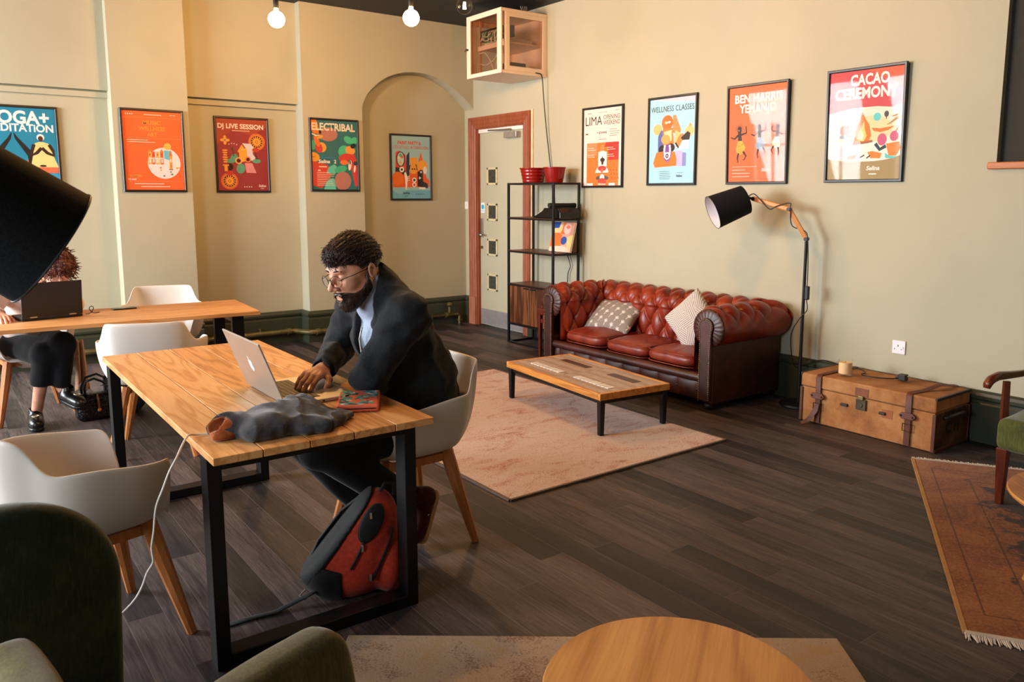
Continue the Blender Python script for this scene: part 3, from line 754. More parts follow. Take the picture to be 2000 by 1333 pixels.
poster('B', .758, 1.92, .56, .75, 'blue yoga and meditation poster half hidden by the black lampshade', art_yoga)
poster('F', 1.762, 1.938, .54, .745, 'orange poster with a round town picture, on the pale pier', art_music)
poster('B', 2.625, 1.934, .535, .74, 'dark red poster with two sun wheels and a face, left recess', art_dj)
poster('F', 3.519, 1.952, .545, .748, 'teal and orange poster with leaves, beside the arched niche', art_electribal)
poster('B', 4.522, 1.853, .535, .742, 'pale blue poster inside the arched niche', art_paint)
poster('R', 5.77, 2.0, .575, .765, 'pale pink poster above the metal shelving unit', art_lima)
poster('R', 4.882, 2.015, .57, .765, 'light blue poster with stacked faces, second from the door', art_wellness)
poster('R', 3.984, 2.021, .577, .772, 'orange poster with dark dancing figures', art_ben, lean=1.6)
poster('R', 3.088, 2.031, .583, .78, 'red and cream campfire poster nearest the dark window', art_cacao, lean=1.6)
# ------------------------------------------------------------------ tables, chairs
M_PINE = wood('oiled_pine', '#a0642f', '#d3965a', '#e6b87f', 1, .42, 11, .75, .45)
M_PINEX = wood('oiled_pine_lengthwise', '#95602f', '#cb8e52', '#e0aa70', 0, .45, 11, .7, .4)
M_OAKLEG = wood('oak_leg', '#84491f', '#b06a34', '#c68248', 2, .45, 12, .5)
M_STEEL = plain('#121316', .4, .5, var=.15)

def u_frame(parent, x0, x1, y, h, tw=.046, td=.078, axis='x'):
    f = MB()
    for x in (x0+tw/2, x1-tw/2): f.box((x, y, h/2), (tw, td, h))
    for z in (tw/2, h-tw/2): f.box(((x0+x1)/2, y, z), (x1-x0-2*tw, td, tw))
    return f.build('leg_frame', M_STEEL, parent, bevel=.003)
def work_table(name, label, loc, rz, L, D, n, h=.75, along=1, mat=None, inset=.13):
    """board top with open rectangular steel frames at the two ends; local x across for along=1, boards run along y"""
    t = thing(name, label, 'table', loc, rz, 'work tables with black steel frames')
    top = MB(); wd = D/n; g = .0015; rnd = random.Random(n)
    for i in range(n):
        a, b = -D/2+i*wd+g, -D/2+(i+1)*wd-g; e = rnd.uniform(-.002, .002)
        if along: top.b2(a, b, -L/2+e, L/2+e, h-.026, h)
        else: top.b2(-L/2+e, L/2+e, a, b, h-.026, h)
    top.build('tabletop', mat, t, bevel=.0025)
    hh = h-.0265
    for s in (-1, 1):
        if along: u_frame(t, -D/2+.004, D/2-.028, s*(L/2-inset), hh)
        else:
            o = u_frame(t, -D/2+.05, D/2-.05, s*(L/2-inset), hh); o.rotation_euler = (0, 0, PI/2)
    return t
work_table('work_table', 'pine plank table nearest the camera where the man in glasses works', (1.045, 3.415, 0), math.radians(-.4), 1.93, .775, 5, mat=M_PINE)
work_table('work_table', 'long pine table by the back wall with the black laptop', (.77, 5.905, 0), math.radians(-4.0), 2.16, .72, 4, along=0, mat=M_PINEX, inset=.14)

# moulded shell armchair
M_SHELL = plain('#d9d2cb', .42, var=.025, sc=3)
def shell_profile():
    """seat and rim outlines by angle: 0 = front, PI = back (front is +x)"""
    K = 72; rows = []
    def sm(a, b, x): t = min(1, max(0, (x-a)/(b-a))); return t*t*(3-2*t)
    for i in range(K):
        th = 2*PI*i/K; a = abs(th if th <= PI else th-2*PI)  # 0..PI
        c, s = math.cos(th), math.sin(th)
        n = 3.2
        def sup(rx, ry): return 1/((abs(c)/rx)**n+(abs(s)/ry)**n)**(1/n)
        rs = sup(.215, .215); rr = sup(.262 if c < 0 else .245, .295)
        # rim height: front lip, arm tip, arm, diagonal, back
        arm = .445+.225*sm(.60, .95, a)+.03*sm(1.0, 2.0, a)
        hz = arm+.125*sm(2.18, 2.5, a)
        lip = sm(.55, 1.0, a)
        rr = rr*lip+(rs+.022)*(1-lip)
        if a > 2.3: rr += .045*sm(2.3, 2.6, a)
        rows.append((c, s, rs, rr, hz, lip))
    return rows
def shell_mesh():
    mb = MB(); prof = shell_profile(); K = len(prof); rings = []
    ctr = mb.bm.verts.new((0, 0, .436))
    for f in (.35, .7, .9):
        rings.append([mb.bm.verts.new((c*rs*f, s*rs*f, .436+.010*f*f)) for c, s, rs, rr, hz, lip in prof])
    for t in (.06, .16, .32, .52, .74, .92, 1.0):
        ring = []
        for c, s, rs, rr, hz, lip in prof:
            q = math.sin(t*PI/2)**.62; r = rs*.93+(rr-rs*.93)*q
            z0 = .447; z = z0+(hz-z0)*(t**1.35) if lip > .02 else z0-(.018*t*t)
            if lip <= .5: z = (z0-.018*t*t)*(1-lip*2)+z*lip*2 if lip > .02 else z
            ring.append(mb.bm.verts.new((c*r, s*r, z)))
        rings.append(ring)
    for i in range(K):
        mb.bm.faces.new((ctr, rings[0][i], rings[0][(i+1) % K]))
    for A, B in zip(rings, rings[1:]): mb.bridge(A, B)
    return mb
def shell_chair(label, loc, rz, src=None, group='white shell armchairs'):
    if src:
        return dup(src, location=Vector(loc), rz=rz, label=label)
    t = thing('shell_armchair', label, 'chair', loc, rz, group)
    shell_mesh().build('shell', M_SHELL, t, smooth=True, solid=.009, subsurf=1)
    b = MB()
    for s in (-1, 1):
        b.box((0, s*.135, .395), (.30, .03, .036))
    b.box((0, 0, .397), (.06, .27, .03)); b.box((.13, 0, .40), (.03, .25, .028)); b.box((-.13, 0, .40), (.03, .25, .028))
    b.cyl((0, 0, .41), (0, 0, .43), .07)
    b.build('under_frame', M_OAKLEG, t, bevel=.004)
    for sx in (1, -1):
        for sy in (1, -1):
            l = MB(); A = (sx*.145, sy*.14, .425); B = (sx*.235, sy*.235, .0)
            l.tube([A, ((A[0]*.8+B[0]*.2), (A[1]*.8+B[1]*.2), .335), B], [.030, .030, .017], 8, ph=PI/8)
            o = l.build('leg', M_OAKLEG, t, smooth=35)
            g = MB(); g.cyl((B[0], B[1], 0), (B[0], B[1], .006), .012, seg=10); g.build('glide', M_CHROME, o)
    return t
CH0 = shell_chair('white shell armchair the bearded man sits on', (1.635, 3.10, 0), PI+.03)
shell_chair('pale shell armchair at the left end of the near table beside the white cable', (.37, 3.02, 0), .235, CH0)
shell_chair('white shell armchair with its back to the near table, beside the black handbag', (1.07, 5.17, 0), 1.19, CH0)
shell_chair('white shell armchair behind the back table in front of the pale pier', (1.43, 6.55, 0), -1.83, CH0)
shell_chair('white shell armchair the woman with curly hair sits on', (.52, 6.50, 0), -1.45, CH0)

# ------------------------------------------------------------------ rugs
def rug_mat(name, stops, sc=3, fine=60, stretch=(1, 1, 1), spots=None, field=None):
    s = NT(name); v = s.coord(scale=stretch)
    n = s.noise(v, sc, 8, .68, .8); f = s.noise(s.coord(), fine, 3, .6)
    q = s.math('ADD', s.math('MULTIPLY', n, .62), s.math('MULTIPLY', f, .38))
    c = s.ramp(q, stops)
    if spots:
        m = s.noise(s.coord(), spots[1], 6, .7); c = s.mix(s.ramp(m, [(spots[2], (0, 0, 0)), (spots[2]+.1, (1, 1, 1))]), c, spots[0])
    if field:
        # woven dark centre field with a ragged edge, and thin guard lines in the border
        sp = s.n('ShaderNodeSeparateXYZ'); s.l(s.coord(), sp.inputs[0])
        ax, ay = s.math('ABSOLUTE', sp.outputs[0]), s.math('ABSOLUTE', sp.outputs[1])
        dd = s.math('MAXIMUM', s.math('SUBTRACT', ax, field[0]), s.math('SUBTRACT', ay, field[1]))
        m = s.noise(s.coord(), 7, 7, .7)
        k = s.math('ADD', s.math('MULTIPLY', dd, -3.0), s.math('MULTIPLY', s.math('SUBTRACT', m, .5), 2.6))
        c = s.mix(s.ramp(k, [(.12, (0, 0, 0)), (.30, (.9, .9, .9))]), c, '#2f2c28')
        ln = s.math('LESS_THAN', s.math('ABSOLUTE', s.math('SUBTRACT', s.math('ABSOLUTE', s.math('SUBTRACT', dd, .10)), .085)), .004)
        c = s.mix(s.math('MULTIPLY', ln, .6), c, '#3c2618')
        fl = s.noise(s.coord(scale=(3, 9, 1)), 6, 5, .7); c = s.mix(s.ramp(fl, [(.64, (0, 0, 0)), (.72, (.7, .7, .7))]), c, '#cbb193')
    s.bump(f, .5, .004)
    return s.fin(c, .95, 0, .1, .15)
def rug(label, loc, rz, L, W, mat, border=None, fringe=None, cut=None):
    t = thing('rug', label, 'rug', loc, rz)
    mb = MB(); mb.b2(-L/2, L/2, -W/2, W/2, .001, .010); mb.build('pile', mat, t, bevel=.004)
    if border:
        e = MB()
        for y in (-W/2, W/2): e.b2(-L/2, L/2, y-.008, y+.008, .001, .0115)
        if border[1]:
            for x in (-L/2, L/2): e.b2(x-.008, x+.008, -W/2, W/2, .001, .0115)
        e.build('border', plain(border[0], .9), t)
    if fringe:
        r = random.Random(5)
        for sx in (-1, 1):
            y = -W/2; f = MB()
            while y < W/2:
                x0 = sx*L/2; dy = r.uniform(-.012, .012); l = r.uniform(.03, .055)
                f.tube([(x0, y, .008), (x0+sx*l*.6, y+dy*.5, .006), (x0+sx*l, y+dy, .003)], [.004, .0035, .002], 4); y += .0045
            f.b2(sx*L/2-.012, sx*L/2+.010, -W/2, W/2, .002, .0118)
            f.build('fringe', plain('#cfc6bb', .95), t)
    return t
rug('faded pink and rust rug under the tiled coffee table', (3.12, 4.455, 0), 0, 1.69, 2.59,
    rug_mat('faded_pink_pile', [(.32, '#80472f'), (.41, '#b0806a'), (.47, '#c6a898'), (.53, '#ccbaae'), (.59, '#bb9a88'), (.67, '#9d5a3a')], 3.4, 130, (.7, 1.5, 1)), ('#6a5a50', 1))
A = Vector((2.442, 1.427)); uu = Vector((-.790, .613)); vv = Vector((-.613, -.790)); L2, W2 = 1.72, 1.25
c2 = A+uu*L2/2+vv*W2/2
rug('worn beige and yellow rug under the round oak table', (c2.x, c2.y, 0), math.atan2(uu.y, uu.x), L2, W2,
    rug_mat('worn_beige_pile', [(.30, '#54402f'), (.41, '#8a6b52'), (.50, '#b39a82'), (.58, '#ad9070'), (.68, '#b98f45')], 4.5, 120, spots=('#5a4330', 16, .66)))
A = Vector((4.56, 2.255)); uu = Vector((-.846, -.533)); vv = Vector((.533, -.846)); L3, W3 = 2.03, 1.45
c3 = A+uu*L3/2+vv*W3/2
rug('brown oriental rug with pale fringes under the green armchair', (c3.x, c3.y, 0), math.atan2(uu.y, uu.x), L3, W3,
    rug_mat('brown_oriental_pile', [(.28, '#4a2f1e'), (.42, '#7a4a2a'), (.55, '#9a6236'), (.68, '#a8754a'), (.8, '#c9ab86')], 3.2, 80, field=(L3/2-.34, W3/2-.27)), ('#b98a5a', 0), True)

# ------------------------------------------------------------------ coffee table
def coffee_table():
    t = thing('coffee_table', 'low coffee table with patchwork tile top and black legs', 'table', (3.70, 4.235, .0105), math.radians(-5.5))
    W, L, H = .585, 1.19, .282
    f = MB(); b = .028
    f.b2(-W/2, W/2, -L/2, -L/2+b, H-.045, H); f.b2(-W/2, W/2, L/2-b, L/2, H-.045, H)
    f.b2(-W/2, -W/2+b, -L/2+b, L/2-b, H-.045, H); f.b2(W/2-b, W/2, -L/2+b, L/2-b, H-.045, H)
    f.b2(-W/2+b, W/2-b, -L/2+b, L/2-b, H-.04, H-.012)
    f.build('top_frame', wood('honey_pine', '#9a5a22', '#cf8a40', '#e0a45c', 1, .4, 10, .8), t, bevel=.004)
    p = MB(); x0, x1, y0, y1 = -W/2+b, W/2-b, -L/2+b, L/2-b
    def R(m, u0, v0, u1, v1, z=H-.002):
        p.mi = m; p.b2(x0+(x1-x0)*u0+.001, x0+(x1-x0)*u1-.001, y0+(y1-y0)*v0+.001, y0+(y1-y0)*v1-.001, H-.012, z)
    # four quarters, each a block of planks (v: 0 near the window end of the sofa .. 1)
    for (u0, v0, m) in ((0, 0, 0), (.5, 0, 1), (0, .5, 1), (.5, .5, 0)):
        k = 5
        for i in range(k): R((m+i) % 2 if i not in (1,) else 2-2*(m % 2) if False else (i+m) % 2, u0+.5*i/k, v0, u0+.5*(i+1)/k, v0+.5)
    for i in range(9): R(3, .20, .06+.04*i, .32, .095+.04*i, H+.0015); R(3, .18, .56+.038*i, .30, .592+.038*i, H+.0015)
    R(2, .66, .10, .80, .36, H+.0005); R(2, .66, .58, .78, .88, H+.0005)
    p.build('tile_inlay', [plain('#b29a88', .4, var=.1), plain('#a58a74', .4, var=.1), plain('#4b2c20', .4), plain('#e6e0dc', .3)], t, bevel=.001)
    r = MB(); z = H-.062
    for y in (-L/2+.035, L/2-.035): r.b2(-W/2+.03, W/2-.03, y-.012, y+.012, z-.012, z+.016)
    for x in (-W/2+.035, W/2-.035): r.b2(x-.012, x+.012, -L/2+.03, L/2-.03, z-.012, z+.016)
    r.build('apron', M_BMETAL, t)
    for sx in (-1, 1):
        for sy in (-1, 1):
            l = MB(); l.box((sx*(W/2-.03), sy*(L/2-.03), (H-.046)/2), (.042, .042, H-.046), taper=.8)
            l.build('leg', M_BMETAL, t, bevel=.006)
coffee_table()

# ------------------------------------------------------------------ round tables
def round_table(label, loc, r, h, rz, legs=True):
    t = thing('round_table', label, 'table', loc, rz)
    wd = wood('honey_oak', '#a0612c', '#c98a4a', '#dba464', 0, .4, 6, .7)
    m = MB(); m.lathe([(1e-5, h-.028), (r-.018, h-.028), (r-.003, h-.016), (r, h-.008), (r-.004, h-.001), (1e-5, h)], (0, 0, 0), 72); m.build('tabletop', wd, t, smooth=30)
    a = MB(); a.lathe([(r*.5, h-.06), (r*.52, h-.028), (r*.5-.03, h-.028), (r*.5-.03, h-.06)], (0, 0, 0), 40); a.build('ring_rail', wd, t)
    for i in range(3):
        an = 2*PI*i/3+.5; l = MB(); c, s = math.cos(an), math.sin(an)
        l.tube([(c*r*.5, s*r*.5, h-.03), (c*r*.86, s*r*.86, 0)], [.021, .012], 12); l.build('leg', wd, t, smooth=35)
round_table('round oak side table in the foreground on the beige rug', (1.272, 1.117, .0135), .309, .44, .6)
round_table('round oak side table at the right edge beside the green armchair', (3.377, .912, .0135), .35, .44, .89)
# ------------------------------------------------------------------ chesterfield sofa
def leather(name, dark, mid, light, rough=.3):
    s = NT(name); v = s.coord()
    n = s.noise(v, 6, 5, .6); f = s.noise(v, 140, 3)
    vo = s.n('ShaderNodeTexVoronoi', feature='DISTANCE_TO_EDGE'); vo.inputs['Scale'].default_value = 55; s.l(v, vo.inputs['Vector'])
    cr = s.ramp(vo.outputs[0], [(.0, (0, 0, 0)), (.05, (1, 1, 1))])
    q = s.math('ADD', s.math('MULTIPLY', n, .8), s.math('MULTIPLY', f, .2))
    c = s.ramp(q, [(.3, dark), (.5, mid), (.72, light)])
    s.bump(s.math('ADD', f, s.math('MULTIPLY', cr, .4)), .15, .003)
    return s.fin(c, s.math('ADD', s.math('MULTIPLY', n, .25), rough-.1), 0, .5)
M_LEATH = leather('chestnut_leather', '#4a150b', '#80250f', '#a13a18', .33)
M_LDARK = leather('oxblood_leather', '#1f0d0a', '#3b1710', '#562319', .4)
M_CUSH = leather('worn_seat_leather', '#581a10', '#7d2917', '#a2482b', .36)
M_STUD = plain('#a08a63', .35, .9)

def sofa():
    # x runs from the front to the wall, y along the seat; the root stands on the floor at the front centre
    X0, Y0 = 4.42, 4.635
    t = thing('chesterfield_sofa', 'tufted oxblood leather sofa with rolled arms', 'sofa', (X0, Y0, 0))
    HW = .905          # half distance between the arm roll axes
    DB = .665          # back roll axis from the front
    RC = .60           # roll axis height
    R = .142           # roll radius
    def section(v):
        """inner face upward, then over the roll and under it: (outward offset from the axis, height)"""
        if v < .46:
            k = v/.46; return (-R+.012+.03*(1-k)*(1-k)*0, .27+(RC-.27)*k), (-1, 0)
        a = PI-(v-.46)/.54*PI*1.32
        return (R*math.cos(a), RC+R*.98*math.sin(a)), (math.cos(a), math.sin(a))
    def tuft(s_, v, arm):
        # diamond buttoning in arc-length space
        h = .27+(v/.46)*(RC-.27) if v < .46 else RC+(v-.46)/.54*PI*1.32*R
        du, dv = .165, .29
        a = s_/du; b = (h-.30)/dv
        p, q = a+b, a-b
        sp, sq = abs(math.sin(PI*p/1)), abs(math.sin(PI*q/1))
        fade = 1-min(1, max(0, (h-.93)/.12))
        fade *= min(1, max(0, (h-.26)/.05))
        pl = .5*(sp**.42+sq**.42)-.62
        return (.078*pl)*fade
    def sweep(name, path, s0, nu, ends=(0, 0)):
        nv = 110; mb = MB()
        P = [Vector(p) for p, o in path]; O = [Vector(o) for p, o in path]
        d = [0]
        for a, b in zip(P, P[1:]): d.append(d[-1]+(b-a).length)
        def fn(u, v):
            x = u*d[-1]; i = 0
            while i < len(d)-2 and d[i+1] < x: i += 1
            k = (x-d[i])/max(1e-6, d[i+1]-d[i]); p = P[i].lerp(P[i+1], k); o = O[i].lerp(O[i+1], k)
            (of, z), (nx, nz) = section(v)
            e = tuft(s0+x, v, 0)*(min(1, x/.07) if ends[0] else 1)
            return (p.x+o.x*(of+nx*e), p.y+o.y*(of+nx*e), z+nz*e)
        mb.grid(fn, nu, nv)
        return mb
    ax = .03
    # arms and back share mitred 45 degree corners
    mit = 1.0
    for sgn, nm in ((-1, 'arm'), (1, 'arm')):
        path = [((ax, sgn*HW), (0, sgn)), ((DB-.16, sgn*HW), (0, sgn)), ((DB, sgn*HW), (1, sgn))]
        arm = sweep('arm', path, .0825, 130, (1, 0)).build('arm', M_LEATH, t, smooth=True)
        # front scroll: gathered roll end, studded facing panel
        e = MB(); cy = sgn*HW
        def cap(u, v):
            an = 2*PI*u; rr = R*(1-.02*math.cos(22*an))*math.sqrt(max(0, 1-v*v)) if v < 1 else 0
            return (ax-.028*v-.004*math.cos(22*an)*(1-v), cy+rr*math.cos(an), RC+rr*math.sin(an)*.98)
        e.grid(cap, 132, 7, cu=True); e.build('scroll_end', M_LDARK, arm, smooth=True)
        pn = MB(); pts = []
        w0, w1 = .055, .066
        pts = [(-.052, .07), (.052, .07), (.052, .50)]+[(.066*math.cos(a), RC+.012+.066*math.sin(a)) for a in [(-.5+(PI+1.0)*i/16) for i in range(17)]]+[(-.052, .50)]
        Tm = Matrix(((0, 0, -1, ax-.006), (1, 0, 0, cy), (0, 1, 0, 0), (0, 0, 0, 1)))
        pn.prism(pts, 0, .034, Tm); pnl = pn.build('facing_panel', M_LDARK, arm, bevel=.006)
        st = MB(); q = pts+[pts[0]]
        for (a, b), (c, d_) in zip(q[1:], q[2:]):
            L = math.hypot(c-a, d_-b); n = max(1, int(L/.014))
            for i in range(n):
                k = i/n; yy = (a+(c-a)*k)*.86; zz = b+(d_-b)*k
                st.sphere((ax-.042, cy+yy, zz if zz < .5 else RC+.012+(zz-RC-.012)*.86), .0048, 6, 4)
        st.build('nail_trim', M_STUD, pnl, smooth=True)
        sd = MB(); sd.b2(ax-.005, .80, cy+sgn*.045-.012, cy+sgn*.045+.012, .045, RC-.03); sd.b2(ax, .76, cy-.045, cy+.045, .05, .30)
        sd.build('side_panel', M_LDARK, arm, bevel=.008)  # same dark leather as the apron; on the sides it paints in their shade
    nb = 300
    path = [((DB, -HW), (1, -1)), ((DB, -HW+.16), (1, 0)), ((DB, HW-.16), (1, 0)), ((DB, HW), (1, 1))]
    sweep('backrest', path, 0, nb).build('backrest', M_LEATH, t, smooth=True)
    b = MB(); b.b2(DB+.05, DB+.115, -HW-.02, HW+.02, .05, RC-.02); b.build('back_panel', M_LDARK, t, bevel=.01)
    # seat platform, rolled front rail and buttoned apron
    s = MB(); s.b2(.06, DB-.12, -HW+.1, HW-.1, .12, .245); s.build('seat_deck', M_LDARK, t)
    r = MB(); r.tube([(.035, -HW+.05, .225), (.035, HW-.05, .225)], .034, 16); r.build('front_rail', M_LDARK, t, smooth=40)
    a = MB()
    def ap(u, v):
        y = -HW+.05+u*(2*HW-.1); z = .055+v*.145
        k = abs(math.sin(PI*y/.2)); e = .022*(k**.4)*(math.sin(PI*v)**.5)
        bt = math.exp(-((((y/.2) % 1)-.5)**2*60+(v-.5)**2*14))
        return (.055-e-.006, y, z+.0*bt)
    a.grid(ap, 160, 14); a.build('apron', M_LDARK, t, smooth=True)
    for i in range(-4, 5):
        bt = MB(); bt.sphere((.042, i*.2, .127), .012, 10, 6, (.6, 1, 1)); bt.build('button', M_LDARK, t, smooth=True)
    # three loose seat cushions
    w3 = (2*HW-.30)/3
    for i in range(3):
        cy = -HW+.15+w3*(i+.5); dz = (0.01, 0, .012)[i]; dx = (-.0, .02, -.0)[i]; rnd = i
        def cu(u, v, cy=cy, i=i):
            an = 2*PI*u; n = 5.5; c, s_ = math.cos(an), math.sin(an)
            q = 1/((abs(c))**n+(abs(s_))**n)**(1/n)
            ph = PI*(v-.5); rr = max(0, math.cos(ph))**.28; zz = math.copysign(abs(math.sin(ph))**.8, math.sin(ph))
            x = .29+.255*q*c*rr; y = cy+(w3/2-.003)*q*s_*rr
            wr = .006*noise.noise(Vector((x*9, y*9, i*3)))+.004*noise.noise(Vector((x*25, y*25, i)))
            crown = .022*(1-((x-.29)/.26)**2)*(1-((y-cy)/(w3/2))**2)
            return (x+dx, y, .305+dz+zz*.052+(crown+wr if zz > 0 else 0))
        c = MB(); c.grid(cu, 96, 22, cu=True)
        o = c.build('seat_cushion', M_CUSH, t, smooth=True)
        p = MB()
        for zz in (.043, -.043):
            p.tube([(*(cu(k/64, .5)[:2]), .305+dz+zz) for k in range(64)], .004, 6, True)
        p.build('piping', M_CUSH, o, smooth=True)
    for x in (.06, .72):
        for s_ in (-1, 1):
            f = MB(); f.lathe([(.022, 0), (.033, .012), (.036, .03), (.028, .05)], (x, s_*HW, 0)); f.build('bun_foot', plain('#1f120c', .4), t, smooth=True)
    return t
sofa()

def pillow(label, loc, rot, w, h, mat, group='scatter cushions on the leather sofa', th=.075):
    def fn(u, v):
        x, y = 2*u-1, 2*v-1
        return x, y
    mb = MB(); n = 30
    rows = {}
    for side in (1, -1):
        def f(u, v, side=side):
            x, y = 2*u-1, 2*v-1
            e = (1-x**2)*(1-y**2); puff = th*max(0, e)**.42
            px = x*w/2*(1-.07*(1-x*x)*0-.06*(1-abs(y))**1.5*abs(x)); py = y*h/2*(1-.06*(1-abs(x))**1.5*abs(y))
            return (px, py, side*puff+.008*noise.noise(Vector((px*14, py*14, side*3)))*e)
        mb.grid(f, n, n)
    bmesh.ops.remove_doubles(mb.bm, verts=mb.bm.verts, dist=.0006)
    t = mb.build('cushion', mat, None, smooth=True)
    t.location = loc; t.rotation_euler = rot
    return tag(t, label, 'cushion', group)
def palm_fabric():
    s = NT('palm_print_linen')
    tc = s.n('ShaderNodeTexCoord'); mp = s.n('ShaderNodeMapping'); mp.inputs['Scale'].default_value = (13, 13, 0); mp.inputs['Rotation'].default_value = (0, 0, .35); s.l(tc.outputs['Object'], mp.inputs[0])
    fr = s.n('ShaderNodeVectorMath', operation='FRACTION'); s.l(mp.outputs[0], fr.inputs[0])
    sb = s.n('ShaderNodeVectorMath', operation='SUBTRACT'); s.l(fr.outputs[0], sb.inputs[0]); sb.inputs[1].default_value = (.5, .62, 0)
    sp = s.n('ShaderNodeSeparateXYZ'); s.l(sb.outputs[0], sp.inputs[0]); x, y = sp.outputs[0], sp.outputs[1]
    an = s.math('ARCTAN2', y, x); rad = s.math('SQRT', s.math('ADD', s.math('MULTIPLY', x, x), s.math('MULTIPLY', y, y)))
    lf = s.math('ADD', .19, s.math('MULTIPLY', s.math('SINE', s.math('MULTIPLY', an, 7.0)), .10))
    crown = s.math('MULTIPLY', s.math('LESS_THAN', rad, lf), s.math('GREATER_THAN', y, -.12))
    trunk = s.math('MULTIPLY', s.math('LESS_THAN', s.math('ABSOLUTE', x), .035), s.math('MULTIPLY', s.math('LESS_THAN', y, 0.0), s.math('GREATER_THAN', y, -.5)))
    s.bump(s.noise(s.coord(), 300, 2), .2, .002)
    return s.fin(s.mix(s.math('MAXIMUM', crown, trunk), '#8d8279', '#ddd5cd'), .9, 0, .2, .1)
def line_fabric():
    s = NT('line_maze_linen')
    v = s.coord(scale=(1, 1, .02))
    vo = s.n('ShaderNodeTexVoronoi'); vo.inputs['Scale'].default_value = 9; s.l(v, vo.inputs['Vector'])
    sc = s.n('ShaderNodeSeparateColor'); s.l(vo.outputs['Color'], sc.inputs[0])
    an = s.math('MULTIPLY', sc.outputs[0], 6.28); sp = s.n('ShaderNodeSeparateXYZ'); s.l(v, sp.inputs[0])
    q = s.math('ADD', s.math('MULTIPLY', sp.outputs[0], s.math('COSINE', an)), s.math('MULTIPLY', sp.outputs[1], s.math('SINE', an)))
    st = s.math('GREATER_THAN', s.math('SINE', s.math('MULTIPLY', q, 420.0)), .25)
    s.bump(s.noise(s.coord(), 300, 2), .2, .002)
    return s.fin(s.mix(st, '#a0948c', '#ded6cf'), .9, 0, .2, .1)
# leaning on the back at the left, standing on edge against the right arm
pillow('taupe cushion printed with white palm trees, lying at the left of the sofa', (4.865, 5.15, .478), Euler((math.radians(40), 0, math.radians(-83)), 'XYZ'), .50, .36, palm_fabric())
def rot_from(xa, ya):
    xa = Vector(xa).normalized(); z = xa.cross(Vector(ya)).normalized(); y = z.cross(xa)
    return Matrix((xa, y, z)).transposed().to_euler()
pillow('pale cushion with a white line pattern, standing on its corner by the right arm', (4.80, 4.19, .56), rot_from((.22, -.42, .45), (.12, .62, .62)), .37, .40, line_fabric())

# ------------------------------------------------------------------ side table squeezed between sofa and shelves
def side_stool():
    t = thing('side_table', 'small dark red wooden side table between the sofa and the shelves', 'table', (4.80, 5.915, 0), 0)
    m = wood('dark_red_mahogany', '#2e0f0b', '#4f1a12', '#6b2a1a', 2, .35, 9, .4)
    b = MB(); b.b2(-.14, .10, -.08, .105, .405, .47); b.build('top', m, t, bevel=.012)
    for x in (-.115, .075):
        for y in (-.06, .085):
            l = MB(); l.box((x, y, .2025), (.036, .036, .405), taper=.75); l.build('leg', m, t, bevel=.004)
    r = MB(); r.b2(-.10, .07, -.07, -.05, .33, .365); r.b2(-.125, -.105, -.06, .085, .33, .365); r.build('rail', m, t)
side_stool()

# ------------------------------------------------------------------ shelving unit
def shelves():
    x0, x1, y0, y1, H = 4.86, 5.205, 6.03, 6.79, 1.668
    t = thing('shelving_unit', 'tall black metal shelving unit with a two-door cabinet below', 'shelf', (x0, y0, 0))
    W, D = y1-y0, x1-x0
    m = wood('reclaimed_dark_wood', '#24120b', '#4a2816', '#7a4a2a', 1, .38, 8, .8)
    md = wood('reclaimed_door_wood', '#28130b', '#542d18', '#8f5a33', 2, .38, 7, 1)
    f = MB(); b = .022
    for x in (b/2, D-b/2):
        for y in (b/2, W-b/2): f.box((x, y, H/2), (b, b, H))
    for z in (.011, H-.011, .205, .62, .965, 1.305):
        for x in (b/2, D-b/2): f.b2(x-b/2+.002, x+b/2-.002, b, W-b, z-.009, z+.009)
        for y in (b/2, W-b/2): f.b2(b, D-b, y-b/2+.002, y+b/2-.002, z-.009, z+.009)
    f.build('metal_frame', M_BMETAL, t, bevel=.002)
    for z in (H-.012, 1.309, .969, .624):
        s = MB(); s.b2(.004, D-.004, .023, W-.023, z-.009, z+.011); s.build('shelf', m, t, bevel=.002)
    c = MB(); c.b2(.02, D-.01, .024, W-.024, .20, .215); c.b2(.02, D-.01, .024, .036, .215, .614); c.b2(.02, D-.01, W-.036, W-.024, .215, .614); c.b2(D-.02, D-.008, .036, W-.036, .215, .614)
    cb = c.build('cabinet', m, t)
    for i in range(2):
        a = .036+(W-.072)*i/2; d = MB(); d.b2(.004, .022, a+.002, a+(W-.072)/2-.002, .222, .61); dd = d.build('door', md, t, bevel=.003)
        p = MB(); p.b2(-.004, .004, a+((W-.072)/2-.10 if i == 0 else .02), a+((W-.072)/2-.02 if i == 0 else .10), .590, .604); p.build('pull', M_BMETAL, dd)
shelves()
def plant_pot(label, loc, r, h, ribs):
    t = MB(); pr = [(1e-5, .0), (r*.74, 0), (r*.78, .006)]
    n = 20
    for i in range(n+1):
        z = .006+(h-.02)*i/n; q = r*(.78+.2*i/n)+(.0025*math.sin(i*PI/2.5) if ribs else .002*math.sin(PI*i/n))
        pr.append((q, z))
    pr += [(r*1.03, h-.012), (r*1.04, h), (r*.97, h), (r*.95, h-.02), (r*.8, .02), (1e-5, .02)]
    t.lathe(pr, (0, 0, 0), 40); o = t.build('plant_pot', plain('#8a1712', .18, var=.15, sc=9), None, smooth=40); o.location = loc
    return tag(o, label, 'pot', 'red pots on the shelving unit')
plant_pot('wider ribbed red pot on top of the shelves, towards the door', (5.04, 6.585, 1.6685), .135, .150, True)
plant_pot('smaller smooth red pot on top of the shelves, towards the posters', (5.04, 6.235, 1.6685), .108, .150, False)
